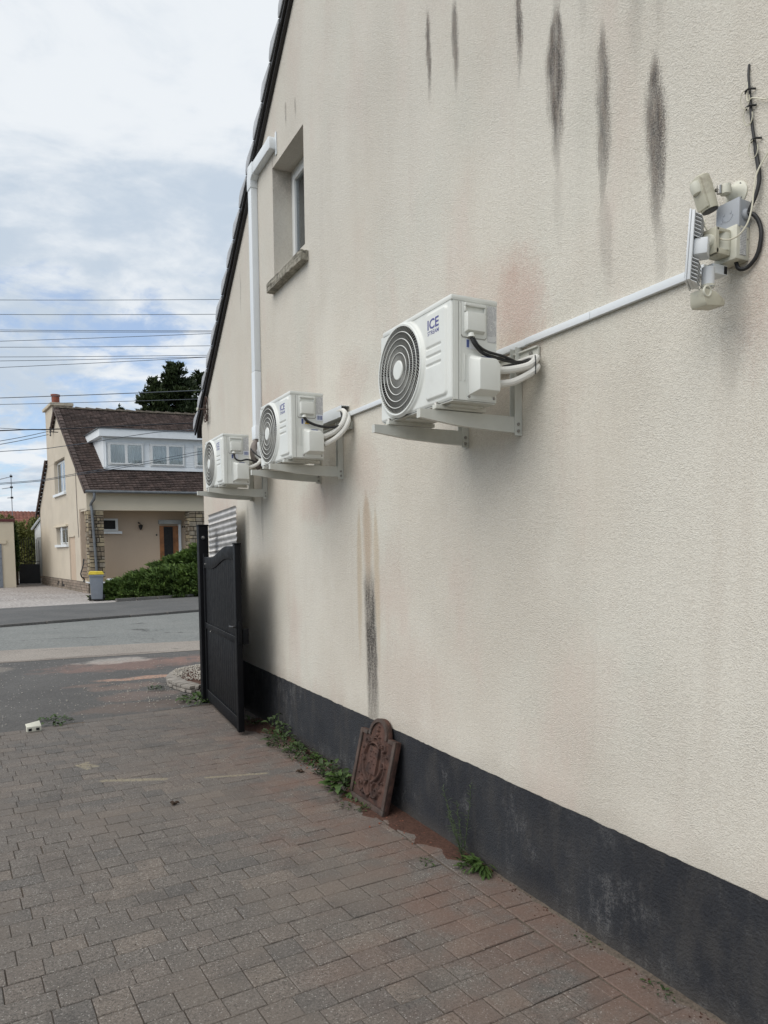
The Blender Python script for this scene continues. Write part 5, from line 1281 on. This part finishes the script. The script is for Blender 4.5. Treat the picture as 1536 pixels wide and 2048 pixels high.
for side in (0, 1):
    for j in range(nb//2+1):
        s0 = j*.256; f0 = s0/sl2; f1 = min(1, (s0+.28)/sl2)
        if f0 >= 1: continue
        if side == 0: B0, B1 = EF+f0*(BRd-EF), EF+f1*(BRd-EF)
        else: B0, B1 = ER+.5-f0*(ER+.5-BRd), ER+.5-f1*(ER+.5-BRd)
        if side == 1 and 6.0 < (B0+B1)/2 < 7.75: continue
        z0, z1 = rz(B0), rz(B1); mb = MB()
        vs = []
        for a in (-.15, -.085):
            vs += [(a, B0, z0-.11), (a, B1, z1-.11), (a, B1, z1+.045), (a, B0, z0+.075)]
        mb.add(vs, [(0, 1, 2, 3), (4, 7, 6, 5), (0, 3, 7, 4), (3, 2, 6, 7), (0, 4, 5, 1), (1, 5, 6, 2)])
        mb.add([(-.15, B0, z0+.075), (-.15, B1, z1+.045), (.06, B1, z1+.045), (.06, B0, z0+.07)], [(0, 1, 2, 3)])
        H(mb, 'verge_tile', M['htile'][r_.choice([0, 1, 3])], smooth=False)
# gutter and downpipe
H(MB().tube([(-.1, EF-.03, ZE-.03), (AW, EF-.03, ZE-.03)], .055, 10), 'gutter', M['zinc'])
mb = MB(); mb.tube([hx0(p) for p in []] or [(0, 0, 0), (0, 0, 0.01)], .001, 3)
H(MB().tube(curvepts([(.20, EF-.02, ZE-.08), (.20, EF+.0, ZE-.30), (.14, -.06, ZE-.5), (.16, -.08, ZE-.75), (.19, -.09, 2.4), (.24, -.09, 1.2), (.26, -.09, .5)], 5), .05, 10), 'downpipe', M['zinc'])
# dormer
dorm = H(MB().box(.86, 9.6, .78, 3.3, 4.95, 6.12), 'dormer', M['whitepaint'], smooth=False)
def HD(mb, name, m, parent=dorm, **kw): return mb.build(name, m, parent, xf=hx0, **kw)
mb = MB()   # overhanging flat roof with deep white fascia, slanting back at the end
mb.add([(.66, .50, 6.12), (9.8, .50, 6.12), (9.8, 3.7, 6.12), (.66, 2.95, 6.12), (.66, .50, 6.41), (9.8, .50, 6.41), (9.8, 3.7, 6.60), (.66, 2.95, 6.46)],
       [(0, 3, 2, 1), (4, 5, 6, 7), (0, 1, 5, 4), (1, 2, 6, 5), (2, 3, 7, 6), (3, 0, 4, 7)])
HD(mb, 'dormer_fascia', M['whitepaint'], smooth=False)
HD(MB().box(.60, 9.85, .46, 3.6, 6.412, 6.435), 'dormer_capping', M['zinc'], smooth=False)
HD(MB().box(.84, 9.6, .755, .779, 4.86, 4.99), 'dormer_sill_band', M['whitepaint'], smooth=False)
for k in range(9): HD(MB().box(3.96, 4.28, .765, .7795, 5.03+k*.1, 5.118+k*.1), 'cladding_board', M['whitepaint'], smooth=False)
HD(MB().tube(curvepts([(.78, .60, 6.08), (.84, .66, 6.0), (.92, .735, 5.9), (.92, .735, 5.4), (.92, .735, 4.95)], 4), .028, 8), 'downpipe', M['whitepaint'])
for (a0, a1) in ((1.00, 2.36), (2.58, 3.94), (4.32, 5.7), (5.9, 7.28)):
    w = HD(MB().box(a0, a1, .735, .778, 5.02, 5.93), 'window', M['frame'], smooth=False)
    mid = (a0+a1)/2
    for (p, q) in ((a0+.10, mid-.05), (mid+.05, a1-.10)):
        mb = MB(); N = 26; vs = []
        for i in range(N+1):
            a = p+(q-p)*i/N; vs += [(a, .7345-.009*math.sin(i*1.3)-.010, 5.12), (a, .7345-.009*math.sin(i*1.3)-.010, 5.83)]
        mb.add(vs, [(2*i, 2*i+2, 2*i+3, 2*i+1) for i in range(N)])
        HD(mb, 'curtain', M['curtain_far'], w, fix=False)
        HD(MB().box(p, q, .712, .716, 5.12, 5.83), 'pane', M['glass_far'], w, smooth=False)
        mb = MB().box(p-.05, p, .70, .734, 5.07, 5.88).box(q, q+.05, .70, .734, 5.07, 5.88).box(p, q, .70, .734, 5.07, 5.12).box(p, q, .70, .734, 5.83, 5.88)
        HD(mb, 'sash', M['frame'], w, smooth=False)
# gable windows
def gwin(b0, b1, z0, z1, cols, sill=True, th=.0):
    w = H(MB().box(.155, .19, b0, b1, z0, z1), 'window', M['frame'], smooth=False)
    n = cols; wd = (b1-b0)/n
    for k in range(n):
        p, q = b0+k*wd+.09, b0+(k+1)*wd-.09
        MB().box(.150, .1545, p, q, z0+.1, z1-.1).build('pane_backing', M['dark'], w, xf=hx0, smooth=False)
        MB().box(.144, .148, p, q, z0+.1, z1-.1).build('pane', M['glass'], w, xf=hx0, smooth=False)
        mb = MB().box(.135, .1545, p-.06, p, z0+.05, z1-.05).box(.135, .1545, q, q+.06, z0+.05, z1-.05).box(.135, .1545, p, q, z0+.05, z0+.1).box(.135, .1545, p, q, z1-.1, z1-.05)
        mb.build('sash', M['frame'], w, xf=hx0, smooth=False)
    if sill: H(MB().box(-.09, .05, b0-.10, b1+.10, z0-.11, z0), 'sill', M['whitepaint'], smooth=False)
gwin(3.82, 6.18, 4.19, 5.62, 2); gwin(3.76, 6.22, 1.95, 2.70, 2)
H(MB().box(-.10, -.002, 3.6, 6.35, 2.72, 2.80), 'lintel', M['beam'], smooth=False)
H(MB().box(-.03, -.002, 4.85, 5.05, 1.96, 2.71), 'mullion', M['whitepaint'], smooth=False)
H(MB().tube([(-.015, 1.70, 5.3), (-.015, 1.66, 3.4), (-.015, 1.55, 2.2)], .012, 5), 'wall_cable', M['greyflex'])
# porch window, lamp, door, house number
pwall = H(MB().box(.70, 1.37, PD-.03, PD-.001, 2.45, 2.94), 'porch_window', M['frame'], smooth=False)
MB().box(.76, 1.27, PD-.034, PD-.031, 2.52, 2.87).build('pane', M['dark'], pwall, xf=hx0, smooth=False)
H(MB().box(.70, 1.50, PD-.10, PD-.001, 2.33, 2.43), 'window_sill', M['whitepaint'], smooth=False)
lamp = H(MB().lathe([(-.16, .01), (-.12, .05), (.02, .085), (.03, .09), (.07, .03)], (2.20, PD-.14, 2.64), 'z', 8), 'wall_lantern', M['iron'])
MB().lathe([(-.10, .045), (0, .072)], (2.20, PD-.14, 2.64), 'z', 8).build('lantern_glass', M['curtain_far'], lamp, xf=hx0)
MB().tube([(2.17, PD-.01, 2.74), (2.13, PD-.08, 2.80), (2.19, PD-.14, 2.74)], .02, 6).build('lantern_arm', M['iron'], lamp, xf=hx0)
door = H(MB().box(2.96, 3.70, PD-.03, PD-.001, FL, 2.66), 'front_door', M['wood'], smooth=False)
MB().box(3.12, 3.48, PD-.036, PD-.031, .75, 2.62).build('door_glass', M['dark'], door, xf=hx0, smooth=False)
MB().box(3.50, 3.515, PD-.045, PD-.031, .75, 2.62).build('door_bead', M['wood'], door, xf=hx0, smooth=False)
MB().box(3.701, 3.80, PD-.05, PD-.001, FL, 2.72).build('door_jamb', M['whitepaint'], door, xf=hx0, smooth=False)
H(MB().box(2.92, 3.80, PD-.14, PD-.001, 2.725, 2.89), 'shutter_box', M['curtain'], smooth=False)
for k in range(2): H(MB().box(3.86+k*.07, 3.90+k*.07, PD-.012, PD-.001, 2.58, 2.66), 'house_number', M['iron'], smooth=False)
H(MB().box(2.82, 2.87, PD-.02, PD-.001, 2.25, 2.32), 'door_bell', M['iron'], smooth=False)
H(MB().box(.62, 1.13, -.32, .0, .30, .58), 'white_step', M['whitepaint'], smooth=False)
H(MB().box(-.05, .60, -.02, .45, .40, .455), 'pillar_slab', M['whitepaint'], smooth=False)
# curved railing beside the pillar
rl = H(MB().tube(curvepts([(-.02, .75, 1.35), (-.06, .72, 1.1), (-.13, .68, .9), (-.17, .66, .75), (-.12, .70, .62), (-.04, .75, .57), (-.04, .75, .42)], 5), .025, 6), 'railing', M['iron'])
for k, z in enumerate((1.3, 1.15, 1.0, .85, .72, .62)):
    MB().tube([(-.05-.015*k, .74, z), (.05, .2, z)], .012, 5).build('railing_bar', M['iron'], rl, xf=hx0)
# chimney
ch = H(MB().box(-.006, .75, 6.05, 7.75, 5.6, 8.15), 'chimney', M['housewall'], smooth=False)
ch2 = H(MB().box(-.20, .002, 5.75, 7.72, 0.0, 5.899), 'chimney_breast', M['housewall'], smooth=False) if False else None
MB().box(-.10, .85, 5.85, 7.95, 8.151, 8.28).build('chimney_cap', M['chimney'], ch, xf=hx0, bev=.01)
pt = MB().lathe([(0, .20), (.1, .20), (.12, .17), (.42, .17), (.43, .20), (.5, .20)], (0, 0, 0), 'z', 16).build('chimney_pot', M['terracotta'], ch); pt.location = Vector(hx0((.28, 6.75, 8.28)))
br = H(MB().tube([(-.1, 4.4, 6.75), (-.45, 4.3, 6.75)], .02, 6).tube([(-.42, 4.2, 6.55), (-.42, 4.35, 6.95)], .02, 6), 'cable_bracket', M['iron'])
for z in (6.6, 6.75, 6.9): MB().lathe([(-.03, .03), (.03, .03)], (-.42, 4.3, z), 'z', 8).build('insulator', M['iron'], br, xf=hx0)
# veranda lean-to at the back left
ver = H(MB().prism([(10.5, 3.35), (13.0, 2.85), (13.0, 0), (10.5, 0)], .12, 3, 'x'), 'veranda', M['whitepaint'], smooth=False)
MB().box(.105, .119, 11.0, 12.4, .3, 2.4).build('veranda_opening', M['curtain'], ver, xf=hx0, smooth=False)
MB().tube([hxx for hxx in [(.05, 10.7, 3.35), (.0, 13.1, 2.86)]], .06, 6).build('veranda_edge', M['whitepaint'], ver, xf=hx0)

# wheeled bin
t = thing('wheeled_bin', 'grey wheeled bin with yellow lid standing by the stone pillar', 'bin', (.44, 25.2, .012), rot=(0, 0, R(-6)))
mb = MB(); b0, b1 = (.17, .17), (.205, .20)
mb.add([(-.17, -.17, .06), (.17, -.17, .06), (.17, .17, .06), (-.17, .17, .06), (-.215, -.21, .86), (.215, -.21, .86), (.215, .21, .86), (-.215, .21, .86)], [(0, 3, 2, 1), (4, 5, 6, 7), (0, 1, 5, 4), (1, 2, 6, 5), (2, 3, 7, 6), (3, 0, 4, 7)])
mb.build('bin_body', M['bin'], t, bev=.02)
MB().box(-.235, .235, -.23, .25, .865, .91, ch=.015).build('lid', M['yellow'], t)
MB().prism([(-.23, .911), (.23, .911), (.19, .965), (-.20, .975)], -.20, .23, 'y').build('lid_top', M['yellow'], t, bev=.02)
MB().box(-.22, .22, -.225, -.205, .80, .862).build('rim', M['bin'], t)
MB().box(-.19, .19, -.178, -.150, .03, .07).build('base_strip', M['black'], t)
for s_ in (-1, 1):
    MB().lathe([(-.03, .10), (.03, .10)], (s_*.215, .13, .10), 'x', 18).build('wheel', M['black'], t)

# ------------------------------------------------------------------ vegetation
def tufts(name, pts_fn, n, m, parent, size, seed, k=5, up_=.4, kind=None):
    r_ = random.Random(seed); vs = []; fs = []
    for _ in range(n):
        p, d = pts_fn(r_)
        for q in range(k):
            dd = (Vector(d)+Vector((r_.gauss(0, .45), r_.gauss(0, .45), r_.gauss(up_*.3, .35)))).normalized()
            sd_ = dd.cross(Vector((r_.gauss(0, 1), r_.gauss(0, 1), r_.gauss(0, 1)))).normalized()
            L = size*r_.uniform(.6, 1.4); w = L*.16
            b = len(vs); P = Vector(p)
            vs += [P-sd_*w, P+dd*L*.5-sd_*w*1.0, P+dd*L, P+dd*L*.5+sd_*w*1.0, P+sd_*w]
            fs += [(b, b+1, b+2, b+3, b+4)]
    me = bpy.data.meshes.new(name); me.from_pydata([v[:] for v in vs], [], fs); me.materials.append(m)
    o = bpy.data.objects.new(name, me); COL.objects.link(o); o.parent = parent
    if kind: o['kind'] = kind
    return o
def mound_fn(blobs):
    wts = [b[3]*b[4]*b[5] for b in blobs]
    def f(r):
        c = r.choices(blobs, wts)[0]; u = r.uniform(0, 2*PI); v = r.uniform(-.45, 1); q = math.sqrt(max(0, 1-v*v)); rr = r.uniform(.70, 1.08)
        d = Vector((q*math.cos(u), q*math.sin(u), v))
        p = (c[0]+d.x*c[3]*rr, c[1]+d.y*c[4]*rr, max(.03, c[2]+d.z*c[5]*rr))
        # juniper sprays lean to the left and outwards, layered
        lay = .06*math.sin(p[2]*21+p[0]*3)
        return (p[0]+lay*3*d.x, p[1]+lay*2*d.y, p[2]), Vector((d.x*.9-.75, d.y*.8-.3, d.z*.3+.30))
    return f
HB = Vector((2.6, 26.6, 0))
t = thing('juniper_bush', 'wide low dark green juniper hedge in front of the porch', 'bush', HB, 'junipers in front of the porch')
low = [(-1.60, -.75, .10, .5, .5, .42), (-1.0, -.6, .16, .75, .8, .54), (-.3, -.4, .2, .9, .9, .70), (.5, -.3, .26, .9, .9, .74), (1.4, -.3, .30, 1.0, .9, .78), (2.3, 0, .3, 1, .9, .85), (3.3, .2, .3, 1, .9, .85), (-.9, -.9, .0, .8, .5, .3), (.2, -.8, .0, .9, .5, .35), (1.3, -.7, .0, .9, .5, .35)]
tufts('foliage', mound_fn(low), 14000, M['juniper'], t, .17, 1)
mb = MB()
for k in range(26):
    x = random.uniform(-1.5, 3); mb.tube([(x, .1, 0), (x+random.uniform(-.4, .2), random.uniform(-.4, .3), random.uniform(.3, .7))], [.03, .01], 5)
mb.build('branches', M['twig'], t)
t = thing('juniper_bush', 'upper layered green juniper rising in front of the brown door', 'bush', HB+Vector((1.1, .9, 0)), 'junipers in front of the porch')
hi_ = [(-.3, 0, .95, .75, .6, .28), (.35, 0, 1.15, .8, .6, .38), (1.0, .1, 1.30, .8, .6, .55), (1.7, 0, 1.4, .8, .7, .6), (.2, .1, .75, .9, .7, .35), (1.2, 0, .8, 1.1, .7, .5)]
tufts('foliage', mound_fn(hi_), 7500, M['juniper'], t, .18, 2)
mb = MB()
for k in range(14):
    x = random.uniform(.2, 1.8); mb.tube([(x, .1, 0), (x+random.uniform(-.5, .2), random.uniform(-.3, .3), random.uniform(.8, 1.2))], [.035, .01], 5)
mb.build('branches', M['twig'], t)
def conifer(x, y, h, r, seed, label, zlow=.25, n=9000, lean=0):
    t = thing('conifer_tree', label, 'tree', (x, y, 0), 'dark conifers behind the house across the road')
    MB().tube([(0, 0, 0), (lean*.5, 0, h*.5), (lean, 0, h*.97)], [.28, .18, .03], 8).build('trunk', M['twig'], t)
    r_ = random.Random(seed); br_ = []; mb = MB()
    nb_ = int(h*9)
    for k in range(nb_):
        f = zlow+(1-zlow)*(k/nb_); z = h*f; a = r_.uniform(0, 2*PI)
        L = r*(1-f)**.62*r_.uniform(.62, 1.12)+.15
        tip = Vector((math.cos(a)*L, math.sin(a)*L, z+L*r_.uniform(-.12, .32)))
        st = Vector((lean*f, 0, z)); br_.append((st, tip, L)); mb.tube([st, tip], [.05*(1-f)+.01, .006], 4, cap=False)
    mb.build('limbs', M['twig'], t, fix=False)
    W_ = [b[2] for b in br_]
    def fn(rr):
        s_, e_, L = rr.choices(br_, W_)[0]; u = rr.uniform(.25, 1.02); p = s_.lerp(e_, u)
        sp_ = .10+.20*L*(1-u*.6)
        p = p+Vector((rr.gauss(0, sp_), rr.gauss(0, sp_), rr.gauss(-.06, .10)))
        d = (e_-s_).normalized(); return p, Vector((d.x*.7, d.y*.7, .25+.5*rr.random()))
    tufts('crown', fn, n, M['conifer'], t, .27, seed, k=4)
conifer(8.9, 52.5, 14.7, 3.9, 3, 'tallest dark conifer rising over the tiled ridge', n=15000)
conifer(7.05, 51.5, 13.3, 2.5, 4, 'pointed dark conifer left of the tallest one', n=9000)
conifer(10.9, 54, 14.6, 3.2, 6, 'dark conifer right of the tallest one, partly hidden by the near roof', n=9000)
conifer(5.45, 56, 11.9, 2.0, 5, 'small conifer tip just showing over the ridge', n=4500)
def bush(x, y, h, rx, ry, n, m, seed, label, name='garden_bush', cat='bush', size=.3, group='greenery behind the garage'):
    t = thing(name, label, cat, (x, y, 0), group)
    r_ = random.Random(seed); bl = [(r_.uniform(-rx*.6, rx*.6), r_.uniform(-ry*.5, ry*.5), h*r_.uniform(.35, .78)) for _ in range(9)]
    mb = MB().tube([(0, 0, 0), (.1, 0, h*.5)], [.12, .06], 6)
    for b in bl: mb.tube([(.05, 0, h*.3), b], [.05, .015], 5)
    mb.build('branches', M['twig'], t)
    def fn(rr):
        b = rr.choice(bl); u = rr.uniform(0, 2*PI); v = rr.uniform(-1, 1); q = math.sqrt(1-v*v); k = rr.uniform(.6, 1.05)
        d = Vector((q*math.cos(u), q*math.sin(u), v))
        return (b[0]+d.x*rx*.5*k, b[1]+d.y*ry*.5*k, max(.1, b[2]+d.z*h*.24*k)), d
    tufts('foliage', fn, n, m, t, size, seed, k=4)
bush(-1.15, 50, 3.55, 1.1, 1, 3200, M['bushg'], 11, 'olive yellow bush behind the black garden gate', size=.17)
bush(-2.9, 46, 4.0, 1.3, 1, 3200, M['bushg'], 12, 'olive bush showing above the flat garage roof', size=.17)
bush(.1, 53, 4.2, 1.1, 1, 2600, M['bushg'], 13, 'yellowish bush beside the white veranda', size=.17)
bush(-1.80, 40.2, 3.2, .12, .3, 1100, M['ivy'], 14, 'dark ivy column clinging to the garage side', name='ivy_column', cat='ivy', size=.12)

# ------------------------------------------------------------------ garage, garden gate, far roof, antenna, white fence
t = thing('garage', 'beige flat roofed garage with maroon edging at the left edge', 'garage', (-4.3, 37.4, 0))
MB().box(-3.7, 2.47, 0, 6, 0, 3.03).build('walls', M['beam'], t, smooth=False)
MB().box(-3.75, 2.53, -.05, 6.05, 3.031, 3.16, ch=.01).build('roof_edging', M['maroon'], t)
gd_ = MB().box(-1.5, 1.93, -.03, -.002, 0, 2.02).build('garage_door', M['bin'], t, smooth=False)
for k in range(6): MB().box(-1.5, 1.93, -.045, -.031, .05+k*.33, .33+k*.33).build('door_panel', M['bin'], gd_, smooth=False)
MB().box(-1.7, 2.14, -.06, -.002, 2.03, 2.20).build('door_lintel', M['beam'], t, smooth=False)
t = thing('garden_gate', 'tall black iron garden gate with solid lower panel beside the garage', 'gate', (-1.15, 41.6, 0))
MB().box(-.50, .52, -.02, .02, .05, 1.02).build('lower_panel', M['iron'], t, smooth=False)
for x in (-.58, .56): MB().box(x-.04, x+.04, -.04, .04, 0, 2.0 if x < 0 else 2.35).build('gate_post', M['iron'], t, smooth=False)
for k in range(9):
    x = -.45+k*.117; MB().tube([(x, 0, 1.0), (x, 0, 2.15+.28*abs(math.cos((k-4)*.32))*1.0)], .014, 5).build('bar', M['iron'], t)
MB().box(-.5, .52, -.015, .015, 1.13, 1.16).build('cross_bar', M['iron'], t, smooth=False)
MB().box(-.5, .52, -.015, .015, .02, .05).build('bottom_bar', M['iron'], t, smooth=False)
t = thing('white_fence', 'cream garden screen with square openings seen through the black gate', 'fence', (-1.2, 52, 0))
for x in (-.42, .0, .42): MB().box(x-.05, x+.05, -.04, .04, 0, 1.88).build('post', M['ivory'], t, smooth=False)
for z in (.0, .9, 1.33, 1.8): MB().box(-.37, -.05, -.03, .03, z, z+.09 if z else .9).build('rail', M['ivory'], t, smooth=False); MB().box(.05, .37, -.03, .03, z, z+.09 if z else .9).build('rail', M['ivory'], t, smooth=False)
t = thing('red_roofed_house', 'distant house with red tiled roof behind the garden bushes', 'house', (-3, 72, 0))
MB().box(-7, 6, 0, 8, 0, 3.4).build('walls', M['beam'], t, smooth=False)
rfo = MB().prism([(-.4, 3.3), (4, 5.45), (8.4, 3.3)], -7.3, 6.3, 'x').build('roof', M['redroof'], t, smooth=False)
mb = MB()
for j in range(14):
    for i in range(44):
        x = -7.3+i*.31; f = j/14; y = -.4+4.4*f; z = 3.3+2.15*f
        mb.add([(x, y-.02, z+.07), (x+.15, y-.02, z+.11), (x+.30, y-.02, z+.07), (x, y+.33, z+.19), (x+.15, y+.33, z+.23), (x+.30, y+.33, z+.19), (x, y-.02, z), (x+.3, y-.02, z)], [(0, 1, 4, 3), (1, 2, 5, 4), (6, 7, 2, 1, 0)])
o = mb.build('roof_tiles', M['redroof'], rfo, fix=False, smooth=False); tag(o, kind='stuff')
t = thing('tv_antenna', 'tall thin television antenna mast with three arms above the garage', 'antenna', (-1.76, 55, 0))
MB().tube([(.0, 0, 0), (.01, 0, 4.0), (.03, 0, 6.9)], .028, 6).build('mast', M['alu'], t)
for z, L, dz in ((6.75, -1.3, -.42), (6.02, -.55, -.12), (5.33, -.25, -.03)):
    MB().tube([(.1, 0, z), (L, 0, z+dz)], .022, 5).build('boom', M['alu'], t)
    MB().box(-.05, .12, -.05, .05, z-.06, z+.06).build('clamp', M['iron'], t, smooth=False)
    mb = MB()
    for k in range(4): mb.tube([(L*(k+1)/5, -.25, z+dz*(k+1)/5), (L*(k+1)/5, .25, z+dz*(k+1)/5)], .008, 4)
    mb.build('elements', M['alu'], t)

# ------------------------------------------------------------------ overhead lines
def wire(a, b, r, m, label, ext=(14, 9), sag=.25, extra=None):
    a, b = Vector(a), Vector(b); d = (b-a).normalized()
    p0, p1 = a-d*ext[0], b+d*ext[1]
    n = 24; L = (p1-p0).length; pts = []
    fa, fb_ = ext[0]/L, 1-ext[1]/L
    for i in range(n+1):
        f = i/n; base = p0.lerp(p1, f); s = -sag*4*f*(1-f)
        # keep the wire through a and b by adding back the chord of the sag
        sa, sb_ = -sag*4*fa*(1-fa), -sag*4*fb_*(1-fb_)
        corr = sa+(sb_-sa)*(f-fa)/(fb_-fa)
        pts.append(Vector((base.x, base.y, base.z+s-corr)))
    o = MB().tube([p-p0 for p in pts], r, 5).build('overhead_wire', m); o.location = p0
    return tag(o, label, 'wire', 'overhead wires along the street')
WL = [(-2.034, 6.299, 1.657, 6.313, 'topmost'), (-2.045, 6.035, 1.545, 6.028, 'second from the top'), (-2.057, 5.752, 1.509, 5.721, 'upper of the close third pair'), (-2.059, 5.722, 1.508, 5.700, 'lower of the close third pair'),
      (-2.066, 5.546, 1.507, 5.672, 'rising one that meets the third pair at the roof'), (-2.071, 5.436, 1.445, 5.439, 'single one below the rising wire'), (-2.079, 5.257, 1.402, 5.262, 'upper of the lower trio'), (-2.082, 5.184, 1.401, 5.230, 'middle of the lower trio'),
      (-2.087, 5.064, 1.401, 5.227, 'lowest of the lower trio'), (-2.111, 4.502, 1.291, 4.609, 'darker one just above the chimney pot'), (-2.116, 4.382, 1.267, 4.446, 'faint one behind the chimney pot height')]
for x0, z0, x1, z1, w in WL:
    wire((x0, 15.5, z0), (x1, 13.8, z1), .0052 if 'darker' not in w else .0075, M['cable'], 'thin overhead street wire, '+w)
def wire2(pts, r, m, label):
    P = [Vector(p) for p in pts]; o = MB().tube([p-P[0] for p in curvepts(P, 8)], r, 5).build('overhead_wire', m); o.location = P[0]
    return tag(o, label, 'wire', 'overhead service wires in front of the far house')
wire2([(-9, 22, 4.1), (-2.16, 22, 4.86), (-.77, 22, 4.99), (3.24, 22, 5.43), (9, 22, 5.9)], .016, M['cableblack'], 'thick black service wire crossing in front of the tiled roof')
wire2([(-9, 22, 3.6), (-2.18, 22, 4.31), (-.48, 22, 4.56), (1.75, 22, 5.04), (3.24, 22, 5.27), (9, 22, 6.3)], .009, M['cable'], 'thin service wire crossing the gable and the dormer fascia')
wire2([(-9, 22, 2.9), (-2.22, 22, 3.47), (-.19, 22, 3.82), (3.24, 22, 4.60), (9, 22, 6.0)], .008, M['cable'], 'upper wire of the pair crossing the dormer windows')
wire2([(-9, 22, 2.85), (-2.22, 22, 3.44), (-.19, 22, 3.78), (3.24, 22, 4.52), (9, 22, 5.9)], .008, M['cable'], 'lower wire of the pair crossing the dormer windows')
wire2([(-9, 42, 8.0), (-2.6, 42, 7.95), (.5, 42, 8.0)], .014, M['cable'], 'thin wire reaching the chimney from the left')
wire2([(-9, 33, 4.6), (-2.6, 32, 5.85), (-.36, 34.2, 6.75)], .013, M['cable'], 'upper wire tied to the bracket on the gable')
wire2([(-9, 33, 4.4), (-2.6, 32, 5.72), (-.36, 34.2, 6.62)], .013, M['cable'], 'lower wire tied to the bracket on the gable')
